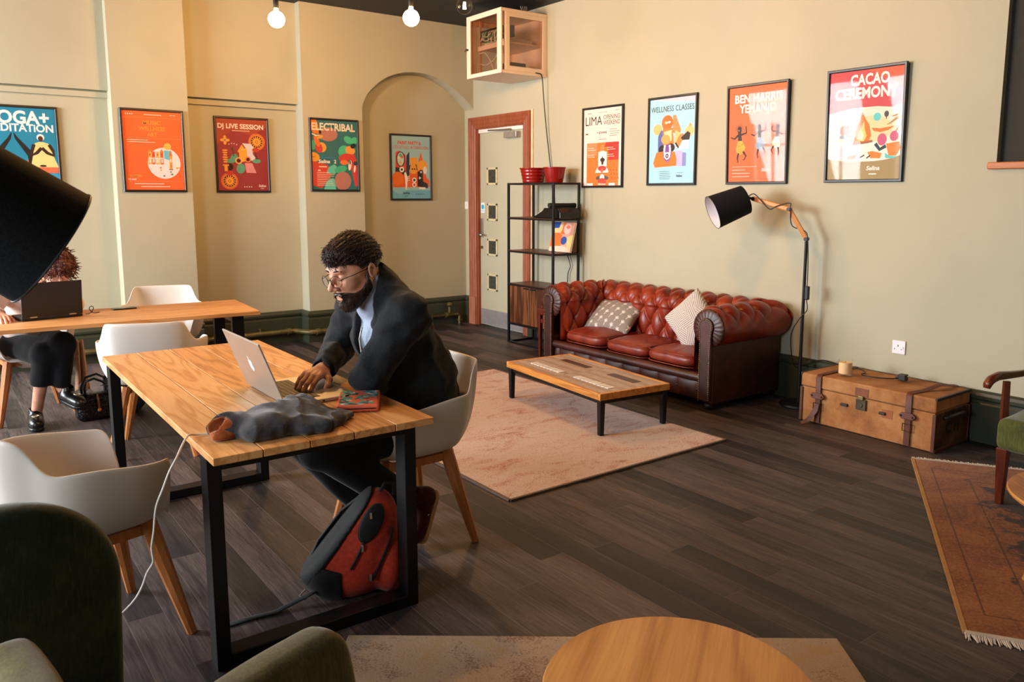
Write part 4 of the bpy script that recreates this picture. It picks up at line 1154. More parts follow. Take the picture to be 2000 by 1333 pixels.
def typewriter():
    t = thing('typewriter', 'black vintage typewriter on the upper shelf', 'typewriter', (5.03, 6.20, 1.3205), 0)
    # the keyboard faces the door end (+y)
    b = MB(); pts = [(-.22, 0), (.20, 0), (.20, .012), (.06, .07), (.03, .10), (-.19, .10), (-.22, .06)]
    Tm = Matrix(((0, 0, 1, 0), (1, 0, 0, 0), (0, 1, 0, 0), (0, 0, 0, 1))); b.prism(pts, -.125, .125, Tm); b.build('body', plain('#0f0f11', .25, .2), t, bevel=.006)
    k = MB()
    for r in range(4):
        for c in range(10): k.cyl((-.10+.022*c+.005*r, .185-.034*r, .022+.014*r), (-.10+.022*c+.005*r, .185-.034*r, .034+.016*r), .008, seg=10)
    k.build('keys', plain('#c9c4b8', .4), t, smooth=35)
    p = MB(); p.cyl((-.13, -.10, .125), (.13, -.10, .125), .022); p.b2(-.15, .15, -.13, -.075, .098, .112)
    pl = p.build('carriage', M_BMETAL, t, smooth=35)
    for s in (-1, 1):
        q = MB(); q.cyl((s*.13, -.10, .125), (s*.165, -.10, .125), .024); q.build('platen_knob', M_BLACK, pl, smooth=35)
    a = MB(); a.lathe([(.04, .10), (.06, .102), (.06, .112), (.03, .116)], (0, -.02, 0), 24); a.build('type_basket', M_CHROME, t)
typewriter()
def canvas():
    t = thing('canvas_print', 'small canvas with orange, yellow and blue shapes leaning on the middle shelf', 'picture', (5.05, 6.17, .9865), 0)
    w, h = .33, .30
    R = (Matrix(((0, 0, -1), (-1, 0, 0), (0, 1, 0)))).to_4x4()
    t.rotation_euler = (Matrix.Rotation(math.radians(14), 3, 'Y') @ R.to_3x3() @ Matrix.Rotation(math.radians(0), 3, 'X')).to_euler()
    b = MB(); b.b2(-w/2, w/2, 0, h, -.022, 0); b.build('stretcher', plain('#e9dccb', .8), t)
    a = Art(w, h); a.r('#e9a08a', 0, 0, 1, 1)
    a.p('#ef7030', [(0, .18), (0, .62), (.3, .66), (.5, .55), (.52, .2), (.3, .14)]).p('#f3cf8a', [(.05, .62), (.35, .64), (.5, .75), (.4, 1), (.2, 1)]).p('#2b4a96', [(0, .78), (.3, .80), (.36, 1), (0, 1)])
    a.c('#2f4f9c', .62, .38, .14, .14).p('#ef7a3a', [(.42, .58), (.78, .62), (.8, .9), (.5, .98)]).c('#efc0b0', .7, .78, .17).c('#e9705a', .72, .84, .09, .06)
    a.p('#f0c8b8', [(0, 0), (1, 0), (1, .12), (.6, .2), (.2, .18), (0, .12)]).p('#f3d08a', [(.78, .5), (1, .6), (1, .1), (.8, .16)])
    p = a.mb.build('print', a.mats, t, fix=False); p.location = (0, h/2, 0)
canvas()

# ------------------------------------------------------------------ trunk
def trunk():
    x0, x1, y0, y1, H = 4.765, 5.205, 2.235, 3.165, .338
    t = thing('trunk', 'old tan canvas trunk with leather straps against the right wall', 'trunk', (x0, y0, 0))
    W, D = y1-y0, x1-x0; hl = .245
    s = NT('worn_tan_canvas'); v = s.coord(); n = s.noise(v, 5, 7, .65); f = s.noise(v, 260, 2)
    c = s.ramp(s.math('ADD', s.math('MULTIPLY', n, .75), s.math('MULTIPLY', f, .25)), [(.3, '#6b4127'), (.48, '#a46c3e'), (.7, '#c08d5c')]); s.bump(f, .3, .002); m = s.fin(c, .75, 0, .25)
    s = NT('dark_trunk_end'); v = s.coord(); n = s.noise(v, 7, 6, .65)
    m2 = s.fin(s.ramp(n, [(.35, '#2b1a11'), (.55, '#5f3f29'), (.75, '#80583a')]), .7, 0, .25)
    ml = plain('#582914', .6, var=.25, sc=20); mdk = plain('#2a1a13', .5, var=.25)
    b = MB(); b.b2(.006, D-.006, .006, W-.006, .004, hl); b.mi = 1; b.b2(.01, D-.01, .001, .012, .006, hl-.004); b.b2(.01, D-.01, W-.012, W-.001, .006, hl-.004)
    b.build('body', [m, m2], t, bevel=.006)
    l = MB(); l.b2(0, D, 0, W, hl+.003, H); ld = l.build('lid', m, t, bevel=.010)
    for y in (0, W):
        e = MB()
        for x in (0, D): e.box((x+(.002 if x == 0 else -.002), y+(.007 if y == 0 else -.007), .122), (.012, .022, .235))
        e.box((D/2, y+(.003 if y == 0 else -.003), .012), (D, .022, .02)); e.build('corner_binding', ml, t, bevel=.003)
        e = MB(); e.box((D/2, y+(.003 if y == 0 else -.003), H-.006), (D, .016, .018)); e.build('lid_binding', mdk, t, bevel=.003)
    for yc in (.165, .79):
        st = MB(); w = .021; dz = .026 if yc < .4 else 0
        pth = [(-.009, yc, .012), (-.009, yc, .18), (-.011, yc, H-.012), (.008, yc, H+.006), (.14, yc-.02*(yc < .4), H+.006), (.24, yc-.06*(yc < .4), H+.008+dz), (.34, yc-.075*(yc < .4), H+.006+dz*.6), (D+.006, yc-.075*(yc < .4), H+.004), (D+.009, yc-.075*(yc < .4), H-.05)]
        st.tube(pth, w, 8, flat=.13, ph=PI/8, a0=(0, 1, 0)); so = st.build('strap', ml, t, smooth=50)
        k = MB(); k.prism([(-.055, 0), (-.035, -.02), (.035, -.02), (.055, 0), (.035, .02), (-.035, .02)], 0, .012, Matrix(((0, 0, -1, -.012), (1, 0, 0, yc), (0, 1, 0, .20), (0, 0, 0, 1)))); k.build('strap_loop', plain('#63352a', .55, var=.2), so, bevel=.004)
        rv = MB()
        for q in (-.036, .036): rv.sphere((-.025, yc+q, .20), .006, 8, 6)
        rv.build('rivet', plain('#2a2226', .35, .7), so, smooth=True)
        bk = MB(); bk.tube([(-.018, yc-.026, .15), (-.018, yc+.026, .15), (-.018, yc+.026, .105), (-.018, yc-.026, .105)], .0035, 6, True); bk.build('buckle', plain('#4a3d30', .4, .8), so)
    tl = MB(); tl.tube([(-.016, .79, .15), (-.022, .795, .10), (-.05, .83, .03), (-.085, .86, .008)], [.02, .02, .018, .012], 8, flat=.15, ph=PI/8, a0=(0, 1, 0)); tl.build('strap_tail', ml, t, smooth=50)
    lk = MB(); lk.b2(-.008, .004, .445, .515, .168, .238); lk.cyl((-.008, .48, .200), (-.013, .48, .200), .015); lo = lk.build('lock', plain('#4a4436', .4, .7, var=.3), t, bevel=.003)
    hs = MB(); hs.b2(-.016, 0, .462, .498, .235, .262); hs.build('hasp', plain('#8f7a52', .35, .8), lo, bevel=.004)
    pt = MB(); pt.b2(-.0035, .002, .435, .525, .258, .31); pt.build('patch', plain('#7a4326', .6, var=.2), ld)
    for y, wd in ((.60, .05), (.335, .042)):
        c = MB(); c.b2(-.009, .008, y-wd/2, y+wd/2, .168, .186); c.build('handle_bracket', mdk, t, bevel=.003)
    pl = MB(); pl.b2(.004, .0055, .27, .34, .15, .205); pl.build('paper_label', plain('#9c5a35', .8), t)
    hd = MB(); hd.tube([(.10, -.004, .205), (.13, -.024, .212), (.22, -.03, .215), (.31, -.024, .212), (.34, -.004, .205)], [.010, .013, .014, .013, .010], 8); hd.build('end_handle', mdk, t, smooth=True)
    T = Matrix(((1, 0, 0, .225), (0, 0, -1, -.0006), (0, 1, 0, .098), (0, 0, 0, 1)))
    text_mesh('C H', .105, plain('#120c09', .8), T, t, 'lettering', fit=.17, bold=.02)
trunk()
def candle():
    t = thing('candle', 'cream candle in a glass on the trunk', 'candle', (4.905, 2.925, .3445), 0)
    g = MB(); g.lathe([(1e-5, 0), (.043, 0), (.046, .004), (.046, .105), (.0435, .105), (.0435, .012), (1e-5, .012)], (0, 0, 0), 32); g.build('glass', M_GLASS, t, smooth=40)
    w = MB(); w.lathe([(1e-5, .0125), (.043, .0125), (.043, .088), (.03, .086), (1e-5, .085)], (0, 0, 0), 32); w.build('wax', plain('#efc793', .5, var=.03), t, smooth=40)
    k = MB(); k.cyl((0, 0, .085), (.002, 0, .095), .0015, seg=6); k.build('wick', M_BLACK, t)
candle()
def wall_socket():
    t = thing('wall_socket', 'white single wall socket above the trunk', 'socket', (XR, 2.745, .522), 0)
    b = MB(); b.b2(-.011, 0, -.046, .046, -.046, .046); b.build('faceplate', plain('#ece8ee', .3, var=.02), t, bevel=.004)
    h = MB(); h.b2(-.0116, -.010, -.012+.012, -.005+.012, .004, .016); h.b2(-.0116, -.010, .012+.012, .019+.012, -.016, -.010); h.b2(-.0116, -.010, -.012-.012+.0, -.005-.012, -.016, -.010); h.build('pin_holes', plain('#201c1c', .6), t)
    s = MB(); s.b2(-.015, -.010, -.034, -.022, -.012, .008); s.build('rocker', plain('#e6e1ea', .3), t, bevel=.002)
wall_socket()
def light_switch():
    t = thing('light_switch', 'white light switch beside the door frame', 'switch', (XR, 8.175, 1.42), 0)
    b = MB(); b.b2(-.010, 0, -.034, .034, -.045, .045); b.build('faceplate', plain('#ece8e6', .3, var=.02), t, bevel=.003)
    r = MB(); r.b2(-.014, -.008, -.010, .010, -.016, .016); r.build('rocker', plain('#e2ddda', .3), t, bevel=.002)
light_switch()
# ------------------------------------------------------------------ pendant bulbs (the lamps that are lit)
def glow(name, col, st):
    s = NT(name); e = s.n('ShaderNodeEmission'); e.inputs[0].default_value = lin(col); e.inputs[1].default_value = st
    s.l(e.outputs[0], s.t.nodes['Material Output'].inputs[0]); return s.m
M_BULB = glow('frosted_lit_bulb', (1, .50, .15), 350)
M_FILA = glow('glowing_filament', (1, .60, .26), 120)
def pendant(label, loc, clear=False):
    t = thing('pendant_bulb', label, 'lamp', loc, 0, 'bare pendant bulbs')
    R = .0635
    b = MB()
    pr = [(R*math.sin(PI*i/20), -R*math.cos(PI*i/20)) for i in range(19)]+[(.0175, R*1.05), (.0135, R*1.35)]
    pr[0] = (1e-5, -R)
    b.lathe(pr, (0, 0, 0), 28)
    if clear:
        g = b.build('bulb', M_GLASS, t, smooth=True)
        f = MB()
        for k in range(6):
            a = 2*PI*k/6; f.tube([(.012*math.cos(a), .012*math.sin(a), -.02), (.006*math.cos(a+.5), .006*math.sin(a+.5), .03)], .0022, 5)
        f.build('filament', M_FILA, g)
    else: b.build('bulb', M_BULB, t, smooth=True)
    h = MB(); h.lathe([(.012, R*1.3), (.019, R*1.32), (.021, R*2.2), (.015, R*2.45), (.005, R*2.6)], (0, 0, 0), 20); h.build('lamp_holder', M_BLACK, t, smooth=40)
    c = MB(); c.tube([(0, 0, R*2.55), (0, 0, ZC-loc[2]-.02)], .0032, 8); c.lathe([(.045, ZC-loc[2]-.025), (.045, ZC-loc[2]-.001)], (0, 0, 0), 20); c.build('cord', M_BLACK, t)
    return t
pendant('lit bare bulb nearest the piers, left of the three', (2.374, 6.435, 2.914))
pendant('lit bare bulb in front of the arched niche, middle of the three', (3.219, 5.792, 2.928))
pendant('dim clear bulb beside the wall cabinet', (3.561, 5.548, 3.021), True)
# another of the same string hangs outside the picture
pendant('lit bare bulb over the rug, above the picture', (3.3, 3.6, 3.05))

pendant('lit bare bulb over the near table, above the picture', (1.15, 3.7, 2.95))  # unseen bulb, added to brighten the man's hand and the tabletop

# ------------------------------------------------------------------ wall cabinet with network gear
M_CAB = plain('#ead2bd', .45, var=.03)
def tinted():
    s = NT('smoked_panel'); t = s.t
    tr = s.n('ShaderNodeBsdfTransparent'); tr.inputs[0].default_value = (.84, .76, .70, 1); gl = s.n('ShaderNodeBsdfGlossy'); gl.inputs['Roughness'].default_value = .05
    mx = s.n('ShaderNodeMixShader'); mx.inputs[0].default_value = .06; s.l(tr.outputs[0], mx.inputs[1]); s.l(gl.outputs[0], mx.inputs[2]); s.l(mx.outputs[0], t.nodes['Material Output'].inputs[0]); return s.m
def rack():
    x0, x1, y0, y1, z0, z1 = 4.70, 5.257, 6.635, 7.255, 2.742, 3.362
    t = thing('wall_cabinet', 'glazed metal network cabinet high on the wall above the door', 'cabinet', (x0, y0, z0))
    D, W, H = x1-x0, y1-y0, z1-z0; b = .05; g = tinted()
    c = MB()
    c.b2(0, D, 0, W, 0, .03); c.b2(0, D, 0, W, H-.03, H); c.b2(D-.02, D, 0, W, .03, H-.03)
    for y in (0, W-.035):
        for x in (.035, D-.06): c.b2(x, x+.05, y, y+.035, .03, H-.03)
        for z in (.03, H-.075): c.b2(.08, D-.06, y, y+.03, z, z+.045)
    c.build('carcass', M_CAB, t, bevel=.004)
    d = MB(); w = .07
    d.b2(-.022, -.002, 0, w, 0, H); d.b2(-.022, -.002, W-w, W, 0, H); d.b2(-.022, -.002, w, W-w, 0, .04); d.b2(-.022, -.002, w, W-w, H-.05, H)
    dr = d.build('door', M_CAB, t, bevel=.003)
    p = MB(); p.b2(-.014, -.010, w, W-w, .04, H-.05); p.build('door_pane', g, dr)
    k = MB(); k.cyl((-.022, W-.03, H*.47), (-.05, W-.03, H*.47), .010); k.cyl((-.045, W-.03, H*.47), (-.05, W-.01, H*.44), .006); k.build('door_lock', plain('#4a3a30', .4, .6), dr, smooth=40)
    for y in (.004, W-.008):
        s = MB(); s.b2(.085, D-.06, y, y+.004, .075, H-.075); s.build('side_pane', g, t)
    for y in (.05, W-.07):
        r = MB(); r.b2(.10, .125, y, y+.02, .03, H-.03)
        for i in range(14): r.b2(.098, .101, y+.006, y+.014, .06+i*.036, .072+i*.036)
        r.build('rack_rail', plain('#d3a37c', .45), t)
    s = MB(); s.b2(.09, D-.03, .04, W-.04, .30, .315); s.b2(.085, .095, .04, W-.04, .285, .33); s.build('shelf', M_CAB, t)
    def dev(name, label, bx, m, z): 
        o = MB(); o.b2(*bx); q = o.build(name, m, None, bevel=.004); q.location = (x0, y0, z0+z); tag(q, label, 'network device'); return q
    pp = dev('patching_frame', 'black patch panel with many cables in the wall cabinet', (.10, .20, .075, W-.075, 0, .11), plain('#20201f', .5), .375)
    pc = MB()
    for r in range(2):
        for i in range(11): pc.b2(.094, .101, .10+.04*i, .122+.04*i, .02+.05*r, .04+.05*r)
    pc.build('port_row', plain('#3b3a38', .5), pp)
    dev('network_switch', 'pale flat switch on the cabinet shelf', (.12, .44, .10, W-.12, 0, .045), plain('#c9c0b4', .45), .3165)
    rt = dev('router', 'black router on the floor of the wall cabinet', (.16, .36, .10, .30, 0, .10), plain('#141414', .4), .0305)
    r = random.Random(2); cols = ['#d9d4c2', '#3f7a52', '#d9d4c2', '#5f8f6a', '#cfc7b0', '#d9d4c2']
    for i in range(16):
        a = .11+.36*r.random(); bb = .11+.36*r.random(); za, zb = .40+.05*r.randint(0, 1), .40+.05*r.randint(0, 1)
        cb = MB(); m = (a+bb)/2; sag = .03+.05*r.random()
        cb.tube([(.096, a, za), (.062, a, za-.004), (.05, a*.7+m*.3, za-sag*.7), (.046, m, min(za, zb)-sag), (.05, bb*.7+m*.3, zb-sag*.7), (.062, bb, zb-.004), (.096, bb, zb)], .0042, 6, cr=3)
        o = cb.build('patch_cable', plain(cols[i % 6], .5), None, smooth=True); o.location = (x0, y0, z0)
        tag(o, 'looped patch cable on the panel in the wall cabinet', 'cable', 'patch cables in the wall cabinet')
    for i, pts in enumerate([[(.07, .53, .25), (.06, .40, .245), (.06, .30, .15), (.08, .26, .035)], [(.06, .48, .145), (.05, .36, .12), (.05, .22, .16), (.06, .12, .26)], [(.06, .22, .035), (.05, .18, .12), (.06, .14, .21)]]):
        cb = MB(); cb.tube([Vector(p) for p in pts], .005, 6, cr=5); o = cb.build('loose_cable', plain('#dcd6c4', .5), None, smooth=True); o.location = (x0, y0, z0)
        tag(o, ['white cable curving down inside the cabinet from its far side', 'white cable sagging across the middle of the wall cabinet', 'short white cable rising at the near side of the cabinet floor'][i], 'cable')
    cb = MB(); pts = [(5.03, 6.86, 2.777), (5.05, 6.70, 2.777), (5.13, 6.625, 2.772), (5.18, 6.622, 2.74), (5.20, 6.621, 2.55), (5.225, 6.60, 2.2), (5.235, 6.53, 1.75), (5.235, 6.49, 1.45), (5.232, 6.47, 1.32)]
    o = cb.tube(pts, .0055, 6, cr=4).build('power_cable', M_BLACK, None, smooth=True); tag(o, 'black cable hanging down the wall from the cabinet to the shelves', 'cable')
    cb = MB(); o = cb.tube([(5.225, 6.26, .96), (5.228, 6.23, .90), (5.228, 6.20, .83), (5.23, 6.24, .76), (5.23, 6.25, .66)], .0045, 6).build('shelf_cable', M_BLACK, None, smooth=True); tag(o, 'thin black cable dangling behind the shelving unit', 'cable')
    cb = MB(); r = random.Random(8)
    for k in range(4): cb.tube([(5.05+.02*k, 6.80+.02*r.random(), z1+.002), (5.05+.02*k, 6.79, z1+.035), (5.06+.02*k, 6.80+.03*r.random(), ZC-.002)], .004, 6)
    o = cb.build('feed_cables', plain('#cfc4b4', .5), None, smooth=True); tag(o, 'bundle of pale cables from the cabinet top to the ceiling', 'cable')
rack()

# ------------------------------------------------------------------ heating pipes
def pipes():
    m = plain('#6e6540', .32, .55, var=.3, sc=12); z, r = .118, .027
    t = thing('heating_pipe', 'old brass-coloured heating pipe along the back skirting', 'pipe', (0, 0, 0))
    a, b = YB-.075, YF-.075
    pts = [(.05, a, z), (1.30, a, z), (1.36, a-.01, z), (1.42, b+.01, z), (1.48, b, z), (2.04, b, z), (2.10, b+.01, z), (2.16, a-.01, z), (2.22, a, z), (3.02, a, z), (3.07, a-.012, z), (3.15, b+.015, z), (3.21, b, z), (3.80, b, z), (3.86, b+.012, z), (3.93, a-.012, z), (3.99, a, z), (5.02, a, z)]
    p = MB(); p.tube(pts, r, 14); p.build('pipe', m, t, smooth=True)
    for x, y in ((1.28, a), (1.50, b), (2.02, b), (2.24, a), (3.00, a), (3.24, b), (3.78, b), (4.01, a), (4.92, a)):
        c = MB(); c.cyl((x-.018, y, z), (x+.018, y, z), r*1.3, seg=14); c.build('coupling', m, t, smooth=35)
    for x, y in ((.6, a), (2.7, a), (3.4, b), (4.4, a)):
        c = MB(); c.cyl((x, y, z), (x, y, z+.05), .008, seg=8); c.b2(x-.012, x+.012, y, y+.05, z+.045, z+.055); c.build('bracket', m, t)
    v = MB(); v.cyl((4.97, a, z), (4.97, a, z+.10), .015, seg=12); v.lathe([(.012, .10), (.034, .115), (.036, .135), (.02, .15), (1e-5, .152)], (4.97, a, z), 16); v.build('valve', m, t, smooth=35)
    v = MB(); v.tube([(5.02, a, z), (5.09, a, z), (5.11, a, z-.02), (5.11, a, .002)], .017, 10); v.lathe([(.034, 0), (.034, .008), (.02, .012)], (5.11, a, .045), 14); v.build('drop_pipe', m, t, smooth=35)
pipes()

# ------------------------------------------------------------------ lamps with black fabric shades
def shade_mat():
    s = NT('black_shade_cloth'); v = s.coord(scale=(1, 1, 1))
    f = s.noise(v, 220, 2); s.bump(f, .25, .002)
    return s.fin(s.ramp(f, [(.3, '#0d0f12'), (.7, '#1a1d21')]), .85, 0, .2)
M_SHADE = shade_mat(); M_ARM = wood('beech_lamp_arm', '#9a5a28', '#c9813f', '#dc9a58', 0, .4, 12, .4)
def shade(parent, c, axis, L, r0, r1):
    """open drum; axis points out of the open end, c is the centre of that end"""
    ax = Vector(axis).normalized(); R = ax.to_track_quat('Z', 'Y').to_matrix(); c = Vector(c)
    o = MB(); o.lathe([(r1, -L), (r0, 0)], c, 48, R, False); so = o.build('shade', M_SHADE, parent, smooth=True, fix=False)
    i = MB(); i.lathe([(r0-.003, 0), (r1-.003, -L+.002), (1e-5, -L+.002)], c, 48, R, False)
    i.build('shade_lining', plain('#d9d3d8', .6, var=.02), so, smooth=True)
    e = MB(); e.lathe([(1e-5, -L-.002), (r1, -L-.002)], c, 48, R); e.build('shade_top', M_SHADE, so)
    k = MB(); k.tube([c+R @ Vector((r0*math.cos(2*PI*j/48), r0*math.sin(2*PI*j/48), 0)) for j in range(48)], .0025, 6, True); k.build('rim', M_BLACK, so)
    b = MB(); b.cyl(c-ax*(L-.002), c-ax*(L-.06), .02, seg=14); bs = b.build('bulb_socket', M_BLACK, so, smooth=40)
    bl = MB(); bl.sphere(c-ax*(L-.10), .032, 16, 10); bl.build('unlit_bulb', plain('#e9e6e0', .3, var=.01), bs, smooth=True)
def floor_lamp(label, base, H, P1, P2, end, axis, L, r0, r1):
    t = thing('floor_lamp', label, 'lamp', base, 0)
    b = MB(); b.lathe([(1e-5, 0), (.135, 0), (.138, .006), (.136, .018), (.12, .024), (1e-5, .025)], (0, 0, 0), 40); b.build('base', M_BMETAL, t, smooth=35)
    p = MB(); p.cyl((0, 0, .02), (0, 0, H), .0115, seg=14); p.build('pole', M_BMETAL, t, smooth=40)
    P0 = Vector((0, 0, H+.01)); P1, P2, end = Vector(P1), Vector(P2), Vector(end)
    def bar(a, b_, nm):
        d = (b_-a); L_ = d.length; R = d.to_track_quat('X', 'Z').to_matrix().to_4x4(); m = MB(); m.box((L_/2, 0, 0), (L_+.03, .024, .034))
        o = m.build(nm, M_ARM, t, bevel=.007); o.matrix_local = Matrix.Translation(a) @ R; return o
    bar(P0, P1, 'lower_arm'); bar(P1, P2, 'upper_arm')
    for q in (P0, P1, P2):
        j = MB(); sd = Vector((1, .15, 0)).normalized(); j.cyl(q-sd*.02, q+sd*.02, .014, seg=12); j.build('joint', M_BMETAL, t, smooth=40)
    h = MB(); h.tube([P2, P2.lerp(end, .5)+Vector((0, 0, .01)), end], .010, 8); h.build('shade_stem', M_BMETAL, t, smooth=True)
    shade(t, end+Vector(axis).normalized()*L, axis, L, r0, r1)
    c = MB(); o_ = Vector((-.02, -.0, 0)); mid = P1.lerp(P2, .5); lo = P0.lerp(P1, .5)
    c.tube([end+Vector((0, 0, .0)), P2+Vector((-.01, .01, .035)), P2+(P1-P2)*.14+Vector((-.02, 0, .03)), mid+Vector((-.025, 0, -.035)), P1+(P2-P1)*.3+Vector((-.02, 0, .0)), P1+Vector((-.01, -.01, .045)), P1+Vector((-.015, -.02, .0)), lo+Vector((-.02, .035, -.01)), P0+Vector((-.015, .01, .06)), P0+Vector((-.012, -.018, 0)), (-.004, -.026, H-.2), (-.004, -.026, H-.36)], .0038, 6, cr=5)
    cc = c.build('cord', M_BLACK, t, smooth=True)
    s = MB(); s.b2(-.018, .010, -.045, -.014, H-.43, H-.33); s.build('switch', M_BLACK, cc, bevel=.006)
    return t
fl = floor_lamp('floor lamp with a jointed wooden arm between the sofa and the trunk', (5.095, 3.40, 0), 1.225, (-.06, .115, 1.448), (-.12, .385, 1.522), (-.135, .455, 1.515), (-.776, .498, -.364), .262, .128, .110)
lc = MB(); lc.tube([(5.091, 3.374, .80), (5.10, 3.37, .72), (5.08, 3.41, .66), (5.06, 3.46, .55), (5.08, 3.475, .42), (5.12, 3.46, .28), (5.19, 3.42, .30), (5.20, 3.30, .345), (5.17, 3.19, .352), (5.13, 3.05, .349), (5.12, 2.93, .349), (5.05, 2.86, .349), (5.00, 2.86, .349), (4.965, 2.80, .349), (5.00, 2.70, .349), (5.05, 2.63, .352)], .0038, 6, cr=5)
o = lc.build('lamp_cable', M_BLACK, None, smooth=True); tag(o, 'black lamp cable running from the lamp pole over the trunk', 'cable')
pg = MB(); pg.box((5.055, 2.60, .366), (.045, .05, .042)); pg.cyl((5.055, 2.62, .366), (5.05, 2.65, .358), .008, .005); pp = pg.build('mains_plug', M_BLACK, None, bevel=.006); tag(pp, 'black mains plug lying on the trunk lid', 'plug')
pn = MB(); pn.b2(5.05, 5.056, 2.555, 2.576, .375, .381); pn.build('plug_pin', M_BRASS, pp)
floor_lamp('floor lamp in the left foreground with a large black drum shade', (-.45, 2.30, 0), 1.40, (.10, -.08, 1.66), (.36, -.31, 1.66), (.442, -.379, 1.597), (.815, .017, -.58), .272, .132, .118)
# ------------------------------------------------------------------ laptops and table things
def silver_laptop():
    t = thing('laptop', 'open silver laptop on the near table in front of the man', 'laptop', (1.045, 3.10, .7505), 0)
    L = .435; D = .285
    b = MB(); b.b2(0, D, -L/2, L/2, .001, .0145); ba = b.build('base', M_ALU, t, bevel=.004)
    w = MB(); w.b2(.028, .150, -L/2+.045, L/2-.045, .0142, .0150); w.build('keyboard_well', plain('#2a2523', .5), ba)
    k = MB(); rows, cols = 6, 14; x0, y0 = .031, -L/2+.048; dx, dy = .0195, (L-.096)/cols
    for r in range(rows):
        for c in range(cols):
            if r == 5 and 4 <= c <= 8:
                if c == 4: k.b2(x0+r*dx+.0012, x0+(r+1)*dx-.0012, y0+4*dy+.001, y0+9*dy-.001, .0148, .0166)
                continue
            k.b2(x0+r*dx+.0012, x0+(r+1)*dx-.0012, y0+c*dy+.001, y0+(c+1)*dy-.001, .0148, .0166)
    k.build('keys', plain('#17130f', .45), ba)
    p = MB(); p.b2(.172, .272, -.07, .07, .0143, .0149); p.build('trackpad', plain('#b5b1ad', .3, .8, var=.02), ba)
    q = MB()
    for i, (a, wd) in enumerate(((.02, .018), (.05, .012), (.068, .012), (.088, .016), (.112, .016), (.14, .008))): q.b2(a, a+wd, -L/2-.0006, -L/2+.002, .005, .010)
    q.build('side_ports', M_BLACK, ba)
    hg = MB(); hg.cyl((-.002, -L/2+.05, .013), (-.002, L/2-.05, .013), .006, seg=10); hg.build('hinge', M_BLACK, t, smooth=40)
    R = Matrix.Rotation(math.radians(-20.5), 4, 'Y')
    l = MB(); l.b2(-.007, 0, -L/2, L/2, .004, .262); lid = l.build('lid', M_ALU, t, bevel=.003); lid.matrix_local = Matrix.Translation((-.003, 0, .012)) @ R
    s = MB(); s.b2(-.0002, .0008, -L/2+.012, L/2-.012, .02, .252); s.build('screen', plain('#22262c', .15), lid)
    # white emblem: apple outline with a bite and a leaf
    pts = []
    for i in range(44):
        a = 2*PI*i/44; r = .024*(1+.07*math.cos(2*a)+.05*math.cos(3*a-PI/2)*.8)
        y, z = r*math.sin(a)*1.0, r*math.cos(a)*1.02
        d = math.hypot(y+.027, z-.002)
        if d < .0125: k_ = .0125/max(d, 1e-5); y, z = -.027+(y+.027)*k_, .002+(z-.002)*k_
        if abs(y) < .007 and z > 0: z -= .004*(1-abs(y)/.007)
        pts.append((y, z))
    T = Matrix(((0, 0, -1, -.0072), (1, 0, 0, 0), (0, 1, 0, .135), (0, 0, 0, 1)))
    e = MB(); e.prism(pts, 0, .0006, T); e.prism([(-.001, .026), (.003, .036), (.011, .041), (.009, .032), (.003, .027)], 0, .0006, T)
    e.build('emblem', plain('#f7f6f4', .25, var=.01), lid)
silver_laptop()
def black_laptop():
    t = thing('laptop', 'open black laptop on the back table in front of the woman', 'laptop', (.634, 5.905, .7505), math.radians(9))
    b = MB(); b.b2(-.175, .175, .0, .235, .001, .018); ba = b.build('base', plain('#141214', .45), t, bevel=.004)
    k = MB(); k.b2(-.15, .15, .03, .13, .0178, .019); k.build('keyboard_well', M_BLACK, ba)
    l = MB(); l.b2(-.175, .175, -.008, 0, .004, .228); lid = l.build('lid', plain('#1b1719', .5, var=.06), t, bevel=.004); lid.matrix_local = Matrix.Translation((0, .002, .016)) @ Matrix.Rotation(math.radians(6), 4, 'X')
    s = MB(); s.b2(-.165, .165, -.0002, .0008, .02, .218); s.build('screen', plain('#8d97a3', .2), lid)
    for x in (-.11, .115):
        h = MB(); h.b2(x-.02, x+.02, -.012, -.004, .004, .012); h.build('hinge', plain('#b9b4ae', .3, .8), lid)
    st = MB(); T = Matrix.Translation((-.143, -.0085, .206)) @ Matrix.Rotation(.5, 4, 'Y'); st.box((0, 0, 0), (.035, .001, .016)); o = st.build('sticker', plain('#d99a72', .5), lid); o.matrix_local = T
black_laptop()
